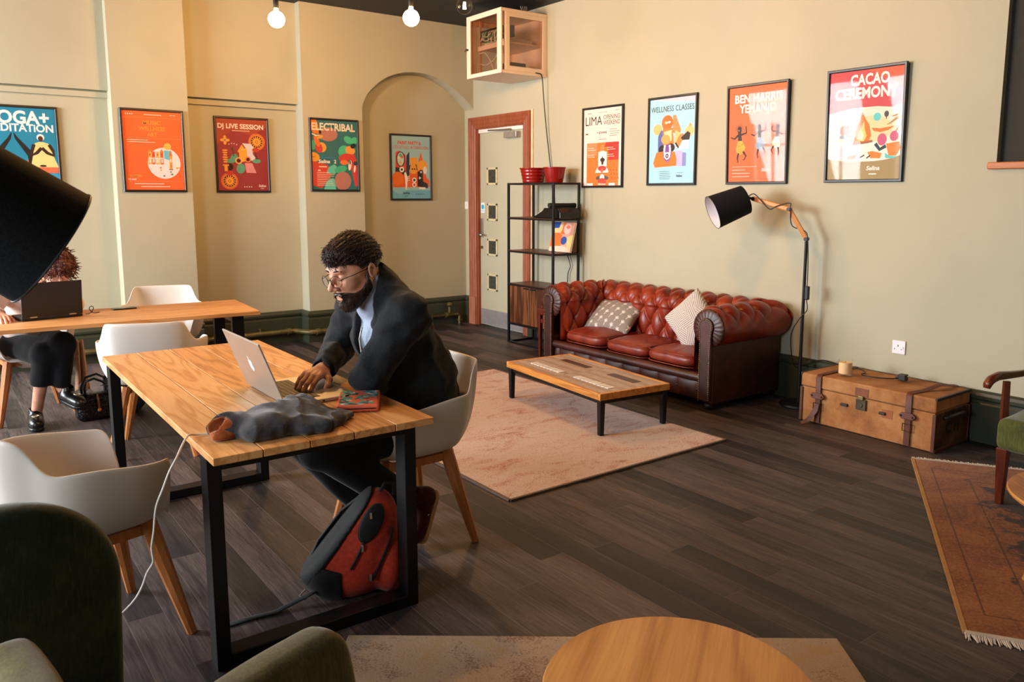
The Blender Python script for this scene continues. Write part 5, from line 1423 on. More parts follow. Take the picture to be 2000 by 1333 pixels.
def coral_case():
    t = thing('phone_case', 'coral fabric case with teal flowers at the near end of the table', 'case', (1.285, 2.775, .7505), math.radians(62))
    L, W, H = .235, .155, .027
    b = MB(); b.b2(-L/2, L/2, -W/2, W/2, .001, H); b.build('body', plain('#e2694a', .8, var=.06), t, bevel=.008, seg=3)
    r = random.Random(11); cols = [plain(c, .8, var=.05) for c in ('#1f6f78', '#3fae9f', '#123c46', '#d9cfc4', '#2b8f93')]
    f = MB()
    for cx, cy in ((-.085, .045), (-.03, .05), (-.075, -.035), (.0, -.01), (.06, .03), (.085, -.045), (.02, .06), (.03, -.055), (-.11, .0), (.105, .055)):
        n = 6+r.randint(0, 2); ph = r.random()*6
        for i in range(n):
            a = ph+2*PI*i/n; l = .024+.022*r.random(); w_ = .007+.003*r.random(); f.mi = r.choice((0, 0, 1, 1, 2, 3, 4))
            c, s = math.cos(a), math.sin(a); q = []
            for u, v in ((.1, 0), (.4, 1), (.75, .7), (1, 0), (.75, -.7), (.4, -1)):
                x, y = cx+c*u*l-s*v*w_, cy+s*u*l+c*v*w_; q.append((max(-L/2+.008, min(L/2-.008, x)), max(-W/2+.008, min(W/2-.008, y)), H+.0006+.0001*i))
            f.poly(q)
    f.build('flower_print', cols, t, fix=False)
    z = MB(); z.tube([(-L/2-.001, -W/2+.01, .014), (-L/2-.001, W/2-.01, .014)], .0022, 6); z.build('zip', M_BLACK, t)
coral_case()

M_FELT = fabric('grey_felt', '#26272b', '#48494e', .95, 90, 6, .35, .5)
M_LIN = fabric('rust_lining', '#7d3c16', '#b5632c', .9, 60, 8, .3, .4)
def pouch():
    t = thing('drawstring_pouch', 'crumpled grey felt pouch with a rust lining at the near table edge', 'pouch', (.90, 2.66, .7505), 0)
    def body(P):
        d = s_ell(P, (.03, .01, .028), (.165, .10, .045))
        d = smin(d, s_ell(P, (.105, -.095, .022), (.075, .065, .026), Matrix.Rotation(-.35, 3, 'Z')), .04)
        d = smin(d, s_ell(P, (.135, .07, .035), (.09, .07, .040), Matrix.Rotation(.5, 3, 'Z')), .035)
        d = smin(d, s_ell(P, (-.06, -.07, .03), (.075, .075, .038)), .04)
        d = smin(d, s_box(P, (.16, -.02, .014), (.10, .10, .013), .012, Matrix.Rotation(.62, 3, 'Z')), .03)
        d = smin(d, s_ell(P, (-.12, .0, .032), (.085, .062, .040)), .02)
        d = d-.013*(1-2*np.abs(waves(P*np.array((1, 1, .5), np.float32), 24, 4)))*.8-.011*(.6-2.2*np.minimum(np.abs(waves(P*np.array((1, .7, .4), np.float32), 36, 14)), .35))-.003*waves(P, 70, 9)
        mouth = s_cap(P, (-.24, -.015, .044), (-.12, .0, .036), .046, .026)
        d = smax(d, -mouth, .012)
        return np.maximum(d, -P[..., 2]+.0012)
    blob('felt_body', body, (-.22, -.22, -.006), (.29, .20, .125), .0044, M_FELT, t)
    def lining(P):
        d = np.maximum(s_ell(P, (-.13, 0, .034), (.078, .054, .036)), -s_cap(P, (-.26, -.02, .050), (-.125, .0, .040), .040, .020))-.002*waves(P, 60, 2)
        d = smin(d, s_ell(P, (-.165, -.03, .016), (.055, .032, .017)), .01)
        d = smax(d, -(P[..., 0]+.205), .01)
        return np.maximum(d, -P[..., 2]+.0012)
    blob('lining', lining, (-.23, -.10, -.006), (-.05, .12, .10), .0045, M_LIN, t)
pouch()
cb = MB(); cb.tube([(.735, 2.70, .7555), (.70, 2.715, .7545), (.672, 2.72, .756), (.645, 2.70, .764), (.612, 2.64, .757), (.574, 2.57, .735), (.549, 2.56, .700), (.528, 2.56, .650), (.505, 2.56, .595), (.494, 2.56, .52), (.485, 2.56, .47), (.487, 2.56, .425), (.468, 2.56, .395), (.450, 2.56, .352), (.42, 2.56, .31), (.33, 2.55, .24), (.22, 2.52, .12), (.12, 2.5, .004), (-.2, 2.5, .004)], .0034, 8, cr=4)
o = cb.build('charging_cable', plain('#d8cfc6', .45, var=.03), None, smooth=True); tag(o, 'white charging cable hanging off the left side of the near table', 'cable')
ph = MB(); ph.b2(-.075, .075, -.036, .036, .0005, .0095); o = ph.build('phone', plain('#17171a', .2), None, bevel=.004); o.location = (1.09, 6.125, .7505); o.rotation_euler = (0, 0, .03); tag(o, 'dark phone lying on the back table in front of the white chair', 'phone')
cb = MB(); cb.tube([(.83, 5.99, .755), (.86, 6.0, .757), (.885, 6.02, .785), (.875, 6.03, .80), (.86, 6.02, .785), (.88, 6.02, .756), (.92, 6.03, .755)], .0028, 6, cr=5); o = cb.build('laptop_cable', M_BLACK, None, smooth=True); tag(o, 'looped thin black cable at the right side of the black laptop', 'cable')
ms = MB(); ms.sphere((0, 0, .008), .034, 16, 10, (.9, 1.5, .62)); o = ms.build('computer_mouse', M_BLACK, None, smooth=True); o.location = (.375, 5.945, .7645); tag(o, 'black computer mouse under the woman\'s hand', 'mouse')
cb = MB(); cb.tube([(.39, 5.99, .756), (.44, 6.03, .754), (.47, 6.0, .754)], .003, 6); o = cb.build('mouse_cable', M_BLACK, None, smooth=True); tag(o, 'short black cable between the mouse and the black laptop', 'cable')
cb = MB(); cb.tube([(1.0, 5.60, .73), (.98, 5.61, .45), (.97, 5.66, .30), (.93, 5.98, .26), (.90, 6.07, .24)], .003, 6, cr=4)
o = cb.build('hanging_cable', M_BLACK, None, smooth=True); tag(o, 'thin black cable hanging from the back table into the handbag', 'cable')
# ------------------------------------------------------------------ bags on the floor
def handbag():
    t = thing('handbag', 'black sequinned handbag with two handles on the floor by the woman\'s feet', 'handbag', (.875, 6.12, 0), .1)
    s = NT('black_sequins'); v = s.coord(); vo = s.n('ShaderNodeTexVoronoi'); vo.inputs['Scale'].default_value = 75; s.l(v, vo.inputs['Vector'])
    s.bump(vo.outputs['Distance'], .8, .004); m = s.fin(s.ramp(vo.outputs['Distance'], [(.1, '#3a3a3e'), (.5, '#0c0c0e')]), .3, .3, .5)
    def body(P):
        d = s_box(P, (0, 0, .095), (.135, .068, .098), .05); z = P[..., 2]
        d = d+.16*np.clip(z-.06, 0, 1)*0+.25*np.clip(z-.09, 0, 1)**1.0*np.abs(P[..., 1])/.07*.3
        return np.maximum(d-.006*waves(P, 22, 3), -z+.0015)
    blob('body', body, (-.17, -.11, -.01), (.17, .11, .22), .007, m, t)
    for y in (-.045, .045):
        h = MB(); tl = -.05 if y < 0 else .06
        h.tube([(-.075+.0*y, y, .17), (-.082, y*1.1, .23), (-.06+tl*.3, y*1.25+tl*.2, .285), (0+tl*.5, y*1.3+tl*.3, .30), (.05+tl*.4, y*1.25+tl*.2, .27), (.075, y*1.1, .22), (.078, y, .165)], .0085, 8); h.build('handle', plain('#111113', .35), t, smooth=True)
    tl = MB(); tl.tube([(-.01, -.075, .19), (-.008, -.082, .15), (-.004, -.082, .09)], [.005, .007, .007], 8); tl.sphere((-.004, -.084, .08), .013, 10, 8); tl.build('tassel', plain('#b5643a', .5), t, smooth=True)
handbag()
def dark_bag():
    t = thing('rucksack', 'dark blue rucksack half hidden behind the table leg and handbag', 'bag', (1.075, 6.22, 0), .2)
    m = fabric('navy_nylon', '#0c1018', '#1a2230', .7, 60, 6, .1)
    def body(P):
        d = s_box(P, (0, 0, .15), (.13, .085, .155), .07); return np.maximum(d-.008*waves(P, 14, 5), -P[..., 2]+.0015)
    blob('body', body, (-.17, -.13, -.01), (.17, .13, .34), .009, m, t)
    s = MB(); s.tube([(-.03, -.02, .30), (-.02, -.03, .335), (.02, -.03, .335), (.03, -.02, .30)], .008, 8); s.build('grab_handle', M_BLACK, t, smooth=True)
    z = MB(); z.tube([(-.09, -.088, .06), (-.095, -.088, .16), (-.06, -.085, .25), (0, -.083, .275), (.06, -.085, .25), (.095, -.088, .16), (.09, -.088, .06)], .0035, 6); z.build('zip', M_BLACK, t)
dark_bag()
def backpack():
    t = thing('backpack', 'red and black backpack slumped on the floor behind the near table leg', 'backpack', (1.20, 2.83, 0), -.45)
    m = fabric('red_nylon', '#8a2414', '#c2412a', .75, 70, 5, .15, .35); mk = fabric('black_nylon', '#08090a', '#16181a', .7, 70, 5, .1, .35)
    def core(P):
        d = s_ell(P, (.035, 0, .125), (.185, .135, .155))
        d = smin(d, s_ell(P, (.105, 0, .21), (.135, .125, .155)), .06)
        d = smin(d, s_ell(P, (.155, .01, .315), (.075, .10, .085)), .06)
        d = smin(d, s_ell(P, (.20, -.01, .12), (.075, .115, .13)), .025)
        d = d-.0045*waves(P, 24, 6); return smax(d, -.768*P[..., 0]+.64*P[..., 2]-.158, .03)
    fl = lambda P: -P[..., 2]+.0015
    blob('body', lambda P: np.maximum(core(P), fl(P)), (-.19, -.17, -.01), (.32, .17, .43), .0065, m, t)
    # black back panel on the left, side pocket low on the near side, dark base
    def back(P):
        n = np.array((-.80, 0, .60), np.float32); q = P @ n
        return np.maximum(smax(core(P)-.010, -(q-.124), .01), fl(P))
    blob('back_panel', back, (-.20, -.17, -.01), (.32, .17, .44), .0065, mk, t)
    def pocket(P):
        d = core(P)-.009-.0025*waves(P, 40, 8)
        d = smax(d, P[..., 2]-(.135-.28*P[..., 0]), .004); d = np.maximum(d, P[..., 0]-.02); d = np.maximum(d, P[..., 1]+.02)
        return np.maximum(d, fl(P))
    pk = blob('side_pocket', pocket, (-.20, -.17, -.01), (.14, .02, .24), .006, mk, t)
    def flap(P):
        d = core(P)-.007; q = s_ell(P, (.135, -.10, .305), (.040, .06, .085), Matrix.Rotation(.5, 3, 'Y')); return np.maximum(d, q)
    blob('open_top', flap, (.04, -.17, .19), (.24, -.0, .42), .005, mk, t)
    def on(x, z, e=.004):
        ys = np.linspace(-.22, 0, 221, dtype=np.float32); P = np.stack([np.full_like(ys, x), ys, np.full_like(ys, z)], -1); k = np.argmax(core(P) < 0); return (x, float(ys[k])-e, z)
    def zip_(pts, r, mat, nm):
        P = []
        for (a, b), (c, d) in zip(pts, pts[1:]):
            for k in range(6): P.append(on(a+(c-a)*k/6, b+(d-b)*k/6))
        P.append(on(*pts[-1])); q = MB(); q.tube(P, r, 6, flat=.5); return q.build(nm, mat, t, smooth=True)
    z1 = zip_([(.055, .145), (.085, .20), (.105, .245)], .0095, mk, 'zip')
    z2 = zip_([(.135, .085), (.165, .15), (.205, .23), (.215, .275)], .0115, mk, 'zip')
    for x, z, par in ((.128, .10, z2), (.10, .225, z1), (.135, .335, z1)):
        p = MB(); c = on(x, z, .010); p.box(c, (.009, .004, .028)); p.build('zip_pull', plain('#b0aaa2', .3, .9), par, bevel=.001)
    s = MB(); s.tube([(-.075, -.09, .05), (-.11, -.10, .035), (-.16, -.11, .018), (-.22, -.145, .006), (-.30, -.17, .005), (-.42, -.22, .005)], .016, 8, flat=.2, ph=PI/8); st = s.build('strap', mk, t, smooth=True)
    b = MB(); b.tube([(-.14, -.085, .03), (-.12, -.07, .045), (-.105, -.075, .03), (-.12, -.10, .02)], .004, 6, True); b.build('buckle', plain('#8d8a86', .35, .7), st)
    s = MB(); s.tube([(.155, .03, .39), (.11, .05, .37), (.02, .06, .30), (-.07, .05, .19), (-.125, .02, .08), (-.12, .0, .03)], .021, 8, flat=.35); s.build('strap', mk, t, smooth=True)
    s = MB(); s.tube([(.17, .0, .385), (.19, .0, .425), (.225, .0, .42), (.225, .0, .375)], .007, 8); s.build('grab_loop', mk, t, smooth=True)
backpack()
def coat():
    t = MB()
    def f(u, v):
        w = .05*(.6+.5*v); return (.84+(u-.5)*w*1.6, 6.47+.016*math.sin(u*13+v*2)-.04*v, .50-.36*v+.012*math.sin(u*9))
    t.grid(f, 26, 24); o = t.build('coat', fabric('beige_cotton', '#a57c62', '#cfa98c', .9, 50, 6, .2), None, smooth=True, solid=.012)
    tag(o, 'beige coat end hanging from the woman\'s chair', 'coat')
coat()

# ------------------------------------------------------------------ velvet chairs
def velvet(name, a, b, c):
    s = NT(name); v = s.coord(); n = s.noise(v, 5, 5, .6); f = s.noise(s.coord(scale=(1, 1, .12)), 190, 2)
    s.bump(f, .2, .002)
    return s.fin(s.ramp(s.math('ADD', s.math('MULTIPLY', n, .7), s.math('MULTIPLY', f, .3)), [(.32, a), (.5, b), (.7, c)]), .8, 0, .2, .35)
M_VEL = velvet('moss_velvet', '#39421f', '#5d6433', '#7d8048')
M_OLIVE = velvet('olive_velvet', '#3a371f', '#565131', '#777048')
M_VELD = velvet('bottle_green_velvet', '#1b2920', '#2d3a2e', '#4c5341')
M_DARKW = wood('dark_mahogany', '#2c100a', '#58210f', '#7a3419', 2, .28, 9, .5, .5, .2)
def wood_armchair():
    t = thing('armchair', 'green velvet armchair with curved mahogany arms at the right edge', 'chair', (4.47, 1.385, .011), 0)
    # faces -x; front face of the seat at x = -.29
    def seat(P):
        d = s_box(P, (.0, 0, .36), (.285, .285, .082), .04); d = smin(d, s_ell(P, (0, 0, .425), (.26, .26, .045)), .03); return d
    blob('seat', seat, (-.31, -.31, .26), (.31, .31, .49), .009, M_VEL, t)
    for x in (-.25, .25):
        for y in (-.25, .25):
            l = MB(); l.box((x, y, .145), (.052, .052, .29), taper=.62); l.build('leg', M_DARKW, t, bevel=.004)
    for s in (-1, 1):
        p = MB(); p.tube([(-.125, s*.305, .30), (-.125, s*.31, .46), (-.115, s*.315, .60)], [.024, .021, .019], 4, ph=PI/4); p.build('arm_post', M_DARKW, t)
        a = MB(); q = [(-.295, s*.335, .585), (-.29, s*.333, .606), (-.265, s*.330, .625), (-.20, s*.325, .636), (-.10, s*.32, .628), (.05, s*.31, .618), (.20, s*.295, .63), (.29, s*.28, .66)]
        a.tube(q, [.020, .027, .030, .029, .026, .023, .022, .022], 12, flat=.75); a.build('arm', M_DARKW, t, smooth=True)
    def back(P): return s_box(P, (.30, 0, .64), (.045, .26, .22), .045, Matrix.Rotation(-.15, 3, 'Y'))
    blob('backrest', back, (.18, -.29, .38), (.44, .29, .90), .011, M_VEL, t)
    for s in (-1, 1):
        p = MB(); p.box((.30, s*.275, .52), (.04, .035, .46), Matrix.Rotation(.12, 3, 'Y')); p.build('back_post', M_DARKW, t, bevel=.004)
wood_armchair()
def velvet_armchair(label, loc, rz, mat, W, H, top_r, slope=0, arms=True, seat_at=1):
    """soft upholstered chair: the back slab stands on y = 0 and faces +y; x runs along its width"""
    t = thing('velvet_armchair', label, 'chair', loc, rz, 'green velvet armchairs in the foreground')
    def back(P):
        x, y, z = P[..., 0], P[..., 1], P[..., 2]
        yy = y-.10*(x/W)**2*seat_at+.12*(z-.45)*seat_at
        Q = np.stack([x, yy, z], -1)
        q2 = np.stack([np.abs(x)-(W/2-top_r)+slope*np.clip(z-.3, 0, 1), z-(H-top_r)], -1)
        d2 = np.linalg.norm(np.maximum(q2, 0), axis=-1)+np.minimum(q2.max(-1), 0)-top_r
        d2 = np.maximum(d2, .16-z)
        return smax(d2, np.abs(yy)-.042, .035)
    blob('backrest', back, (-W/2-.05, -.22, .13), (W/2+.05, .25, H+.03), .011, mat, t)
    def seat(P): return s_box(P, (0, seat_at*.33, .31), (W/2-.06, .24, .10), .05)
    blob('seat', seat, (-W/2, -.62, .18), (W/2, .62, .44), .012, mat, t)
    for x in (-W/2+.10, W/2-.10):
        for y in (.14, .50):
            l = MB(); l.tube([(x, seat_at*y, .23), (x*1.08, seat_at*(y*1.0), 0)], [.020, .012], 10); l.build('leg', M_OAKLEG, t, smooth=35)
    return t
velvet_armchair('dark green velvet chair back filling the lower left corner', (.0, 2.06, 0), math.radians(10), M_VELD, .66, .875, .27)
velvet_armchair('olive velvet chair whose back corner peeks in below the near table', (.437, 1.40, 0), math.radians(22.4), M_OLIVE, .48, .672, .055, .10, seat_at=-1)
velvet_armchair('olive velvet chair at the very lower left corner, nearest the camera', (.055, 1.55, 0), math.radians(-82), M_OLIVE, .50, .735, .06, .2, seat_at=-1)
# ------------------------------------------------------------------ people
def skin_mat(name, a, b, c):
    s = NT(name); v = s.coord(); n = s.noise(v, 14, 4); f = s.noise(v, 160, 2)
    s.bump(f, .08, .001); s.b.inputs['Subsurface Weight'].default_value = .08; s.b.inputs['Subsurface Radius'].default_value = (.01, .004, .002)
    return s.fin(s.ramp(n, [(.3, a), (.5, b), (.7, c)]), .48, 0, .4)
M_SKIN = skin_mat('skin', '#bd7c60', '#d3977a', '#dfaa8f')
def hair_mat(name, a, b, c):
    s = NT(name); v = s.coord(scale=(1, 1, .25)); n = s.noise(v, 75, 4, .6, .6)
    s.bump(n, .7, .006)
    return s.fin(s.ramp(n, [(.3, a), (.52, b), (.75, c)]), .42, 0, .45)
M_HAIR = hair_mat('dark_brown_hair', '#120b09', '#2a1a15', '#54382c'); M_BEARD = hair_mat('dark_beard', '#150d0a', '#2c1b14', '#4a2f22')

def head_sdf(P, ears=True):
    x, y, z = P[..., 0], P[..., 1], P[..., 2]
    d = s_ell(P, (-.014, 0, .048), (.100, .078, .092))
    d = smin(d, s_ell(P, (.032, 0, -.028), (.062, .060, .085)), .03)
    for s in (-1, 1):
        d = smin(d, s_cap(P, (-.005, s*.050, -.052), (.066, s*.016, -.100), .018, .017), .03)
        d = smin(d, s_ell(P, (.062, s*.040, -.022), (.026, .022, .024)), .02)
    d = smin(d, s_ell(P, (.072, 0, -.103), (.022, .022, .018)), .02)
    d = smin(d, s_cap(P, (.080, -.034, .030), (.080, .034, .030), .013, .013), .02)
    for s in (-1, 1):
        d = smax(d, -s_ell(P, (.102, s*.031, .006), (.022, .018, .013)), .012)
        d = smin(d, s_ell(P, (.074, s*.031, .004), (.0155, .0165, .0135)), .006)
    d = smin(d, s_cap(P, (.092, 0, .014), (.119, 0, -.026), .0075, .0115), .012)
    for s in (-1, 1): d = smin(d, s_ell(P, (.105, s*.012, -.033), (.011, .009, .008)), .006)
    d = smin(d, s_cap(P, (.092, -.016, -.062), (.092, .016, -.062), .0075, .0075), .008)
    d = smin(d, s_cap(P, (.089, -.014, -.076), (.089, .014, -.076), .008, .008), .008)
    d = smax(d, -s_cap(P, (.104, -.022, -.0685), (.104, .022, -.0685), .0028, .0028), .004)
    if ears:
        for s in (-1, 1):
            R = Matrix.Rotation(s*.30, 3, 'Z') @ Matrix.Rotation(-.15, 3, 'Y')
            e = s_ell(P, (-.020, s*.083, -.002), (.021, .0085, .029), R); e = smax(e, -s_ell(P, (-.014, s*.091, -.002), (.011, .006, .016), R), .005)
            d = smin(d, e, .006)
    return d
def place(parts, M):
    A = np.array(M)
    return [(v @ A[:3, :3].T+A[:3, 3], f) for v, f in parts]
def hand_mesh(wrist, fwd, thumb, down, curl, scale=1.0):
    """palm, five jointed fingers of different lengths; fwd = where the knuckles point, thumb = towards the thumb side"""
    f = Vector(fwd).normalized(); th = Vector(thumb); th = (th-f*th.dot(f)).normalized(); up = Vector(down)*-1; up = (up-f*up.dot(f)-th*up.dot(th)).normalized()
    w = Vector(wrist); k = scale
    def pt(a, b, c): return tuple(w+f*a*k+th*b*k+up*c*k)
    segs = []
    spec = [(.029, .092, (.041, .026, .021), .0088), (.0085, .096, (.046, .029, .022), .0090), (-.0125, .091, (.042, .027, .022), .0085), (-.032, .080, (.033, .021, .019), .0076)]
    ch = []
    for i, (off, base, ln, r) in enumerate(spec):
        p = [(base*.35, off*.75, .002), (base, off, .006)]; a = curl*.55
        x, zz = base, .006
        sp = (.5-i)*.05
        for j, l in enumerate(ln):
            x += l*math.cos(a); zz -= l*math.sin(a); p.append((x, off+sp*(x-base), zz)); a += curl*(.75 if j == 0 else .45)
        ch.append(([pt(*q) for q in p], [r*1.1*k, r*1.12*k, r*1.02*k, r*.92*k, r*.78*k]))
    t = ([pt(.022, .022, -.006), pt(.052, .050, -.014), pt(.082, .062, -.026), pt(.105, .060, -.040)], [.015*k, .0125*k, .0105*k, .0085*k])
    lo = np.array(w)-.17*k; hi = np.array(w)+.17*k
    wv = [pt(-.06, 0, 0), pt(.0, 0, 0)]
    def fn(P):
        d = s_cap(P, wv[0], wv[1], .030*k, .026*k)
        for off in (.026, .008, -.010, -.026): d = smin(d, s_cap(P, pt(.01, off*.55, 0), pt(.085, off, .002), .015*k, .0125*k), .012)
        for pts, rd in ch: d = smin(d, chain(P, pts, rd, .004), .005)
        return smin(d, chain(P, *t, .008), .014)
    return nets(fn, lo, hi, .0031)
def tufts(me, M, n, ln, rad, flow, seed, spread=.35, lift=.35, keep=None, curl=0):
    """short tapered strands growing out of a hair mesh along a flow direction, added to the same mesh"""
    r = random.Random(seed); bm = bmesh.new(); bm.from_mesh(me); bm.normal_update(); bm.faces.ensure_lookup_table(); mb = MB(); mb.bm.free(); mb.bm = bm
    src = [(f.calc_center_median().copy(), f.normal.copy()) for f in bm.faces]; Mi = M.inverted(); done = 0
    while done < n:
        p, nn = src[r.randrange(len(src))]; q = Mi @ p
        if keep and not keep(q): done += 1; continue
        d = (M.to_3x3() @ Vector(flow(q))).normalized(); d = (d-nn*d.dot(nn)).normalized()
        side = nn.cross(d); d = (d+side*r.gauss(0, spread)+nn*lift*r.uniform(.2, 1)).normalized(); l = ln*r.uniform(.6, 1.3)
        pts = [p-nn*.003, p+d*l*.5+nn*l*.10, p+d*l-nn*l*.12]
        if curl:
            pts = [p+d*l*t+side*curl*math.sin(t*7+r.random())+nn*(curl*math.cos(t*7)*.8+.004) for t in (0, .25, .5, .75, 1)]
        mb.tube(pts, [rad, rad*.85, rad*.25] if not curl else [rad, rad, rad, rad, rad*.5], 4); done += 1
    bmesh.ops.recalc_face_normals(bm, faces=bm.faces); bm.to_mesh(me); bm.free()
def frame_of(loc, yaw, pitch, roll=0, scale=1):
    return Matrix.Translation(loc) @ Matrix.Rotation(yaw, 4, 'Z') @ Matrix.Rotation(pitch, 4, 'Y') @ Matrix.Rotation(roll, 4, 'X') @ Matrix.Scale(scale, 4)

def shoe(parent, heel, toe, up, mat, sole, r=.040, name='shoe'):
    h, t = Vector(heel), Vector(toe); f = (t-h).normalized(); u = Vector(up); u = (u-f*u.dot(f)).normalized(); s = f.cross(u); L = (t-h).length
    R = Matrix((f, s, u)).transposed(); M = Matrix.Translation(h) @ R.to_4x4()
    def fn(P):
        d = s_cap(P, (.035, 0, .048), (L-.045, 0, .034), .040, .034)
        d = smin(d, s_cap(P, (.035, 0, .05), (.03, 0, .10), .040, .038), .03)
        d = smin(d, s_ell(P, (L*.62, 0, .045), (.08, .045, .04)), .03)
        d = smax(d, -s_cap(P, (.035, 0, .10), (.035, 0, .16), .028, .03), .008)
        return np.maximum(d, .018-P[..., 2])
    me = np_mesh(name, place([nets(fn, (-.02, -.07, 0), (L+.02, .07, .16), .005)], M)); o = link(name, me, mat, parent, True)
    def so(P):
        d2 = np.minimum(s_cap(P*np.array((1, 1, 0), np.float32), (.038, 0, 0), (L-.05, 0, 0), .040, .043), 9)
        return smax(d2, np.abs(P[..., 2]-.012)-.012, .006)
    me = np_mesh('sole', place([nets(so, (-.03, -.07, -.01), (L+.03, .07, .04), .005)], M)); link('sole', me, sole, o, True)
    return o, M

def man():
    J = dict(pel=(1.735, 3.09, .575), bel=(1.69, 3.08, .76), che=(1.575, 3.06, .965), nek=(1.515, 3.05, 1.115),
             hL=(1.71, 2.985, .545), kL=(1.175, 2.90, .565), aL=(1.585, 2.955, .225), hR=(1.71, 3.205, .545), kR=(1.17, 3.27, .575), aR=(1.52, 3.26, .14),
             sL=(1.545, 2.865, 1.065), eL=(1.395, 2.925, .812), wL=(1.51, 3.09, .70), sR=(1.505, 3.245, 1.075), eR=(1.475, 3.375, .865), wR=(1.312, 3.165, .822))
    J = {k: np.array(v, np.float32) for k, v in J.items()}
    HM = frame_of((1.40, 3.03, 1.238), PI+.20, math.radians(16), math.radians(3), 1.10)
    HI = np.array(HM.inverted(), np.float32)
    def loc(P): return P @ HI[:3, :3].T+HI[:3, 3]
    # one continuous body: torso, limbs, neck; head and right hand refined and joined into the same mesh
    def body(P):
        d = chain(P, [J['pel'], J['bel'], J['che'], J['nek']], [.12, .10, .10, .05], .08)
        d = smin(d, s_cap(P, J['sL'], J['sR'], .045, .045), .04)
        for a, b, c, r in (('hL', 'kL', 'aL', (.08, .058, .038)), ('hR', 'kR', 'aR', (.08, .058, .038)), ('sL', 'eL', 'wL', (.05, .04, .028)), ('sR', 'eR', 'wR', (.05, .04, .027))):
            d = smin(d, chain(P, [J[a], J[b], J[c]], r, .02), .04)
        return smin(d, s_cap(P, J['nek'], (1.435, 3.04, 1.20), .060, .058), .03)
    bodyp = nets(body, (1.05, 2.74, .08), (1.95, 3.48, 1.28), .012)
    def head(P):
        d = head_sdf(P); return smin(d, s_cap(P, (-.040, 0, -.045), (-.085, 0, -.145), .053, .056), .03)
    hp = place([nets(head, (-.14, -.11, -.19), (.15, .11, .16), .0032)], HM)[0]
    hand = hand_mesh((1.302, 3.150, .822), (-.105, -.085, -.018), (.085, -.11, -.02), (0, 0, -1), .62, 1.12)
    me = np_mesh('person', [bodyp, hp, hand]); root = link('person', me, M_SKIN, None, True)
    tag(root, 'bearded man in glasses and a dark cardigan typing on the silver laptop', 'person')
    # hair, beard, brows
    def hair(P):
        x, y, z = P[..., 0], P[..., 1], P[..., 2]
        d = s_ell(P, (-.016, 0, .054), (.105, .084, .095)); d = smin(d, s_ell(P, (.050, .010, .088), (.052, .060, .034)), .03)
        ph = np.arctan2(y, z-.02)
        d = d-.0018*np.sin(ph*46+x*26+2.2*waves(P, 30, 7))-.0016*np.sin(ph*83-x*40+2*waves(P, 45, 9))-.004*waves(P*np.array((.6, 1, .6), np.float32), 60, 3)
        zm = .006*waves(P, 90, 17)+np.interp(x, [-.14, -.09, -.05, -.028, .012, .03, .06, .085, .12], [-.062, -.055, -.035, .030, .012, .036, .046, .050, .052]).astype(np.float32)
        d = smax(d, zm-z, .006)
        return smax(d, -(head_sdf(P, False)+.004), .004)
    hm = np_mesh('hair', place([nets(hair, (-.15, -.11, -.08), (.14, .11, .19), .0024)], HM))
    tufts(hm, HM, 3200, .021, .0011, lambda q: (.9 if q.z > .07 else .25, .5*(1 if q.y > 0 else -1)*(q.z < .1)+.25, -.15 if q.z > .1 else -.9), 5, .26, .20, lambda q: q.z > .025)
    link('hair', hm, M_HAIR, root, True)
    def beard(P):
        x, y, z = P[..., 0], P[..., 1], P[..., 2]
        d = head_sdf(P, False)-.0048-.0014*waves(P, 150, 5)
        zt = np.interp(x, [-.03, -.008, .008, .03, .06, .09], [.012, .010, -.035, -.056, -.062, -.050]).astype(np.float32)
        d = smax(d, z-zt, .006); d = smax(d, -.012-x+0*z, .004)
        d = smin(d, s_ell(P, (.060, 0, -.112), (.034, .034, .020)), .012)
        d = smax(d, -s_ell(P, (.100, 0, -.072), (.018, .021, .0115)), .004)
        d = smax(d, -s_ell(P, (.118, 0, -.030), (.022, .020, .018)), .004)
        return smax(d, -(head_sdf(P, False)+.003), .003)
    bm_ = np_mesh('beard', place([nets(beard, (-.03, -.09, -.145), (.13, .09, .04), .003)], HM))
    tufts(bm_, HM, 900, .009, .0009, lambda q: (.25, 0, -1), 6, .4, .5, lambda q: True)
    link('beard', bm_, M_BEARD, root, True)
    for s in (-1, 1):
        b = MB(); b.tube([HM @ Vector(q) for q in ((.094, s*.014, .030), (.096, s*.030, .0345), (.084, s*.048, .028))], [.0035, .0042, .002], 6); b.build('eyebrow', M_BEARD, root, smooth=True)
        e = MB(); e.tube([HM @ Vector(q) for q in ((.0905, s*.019, -.001), (.0925, s*.030, -.004), (.087, s*.043, -.001))], [.0012, .0016, .0010], 6); e.build('eyelashes', M_BEARD, root, smooth=True)
    # wire spectacles
    g = MB(); lens = []
    for s in (-1, 1):
        c = Vector((.110, s*.034, -.002)); n = Vector((1, s*.22, 0)).normalized(); sd = Vector((0, 0, 1)).cross(n)
        ring = [c+sd*(.0265*math.cos(2*PI*i/28))+Vector((0, 0, .0225*math.sin(2*PI*i/28))) for i in range(28)]
        g.tube([HM @ p for p in ring], .0013, 6, True); lens.append([HM @ (c+(p-c)*.96) for p in ring])
        hx = .103; g.tube([HM @ Vector(q) for q in ((hx, s*.061, .006), (.06, s*.078, .008), (-.015, s*.0875, .012), (-.035, s*.086, -.004))], .0016, 6)
    g.tube([HM @ Vector(q) for q in ((.1145, -.009, .004), (.117, 0, .007), (.1145, .009, .004))], .0014, 6)
    sp = g.build('spectacles', plain('#2a2320', .3, .8), root, smooth=True)
    for ring in lens:
        l = MB(); l.poly(ring); l.build('lens', M_GLASS, sp)
    # shirt with collar, open dark cardigan, trousers
    fr = np.array((-.94, -.30, .0), np.float32); fr /= np.linalg.norm(fr)
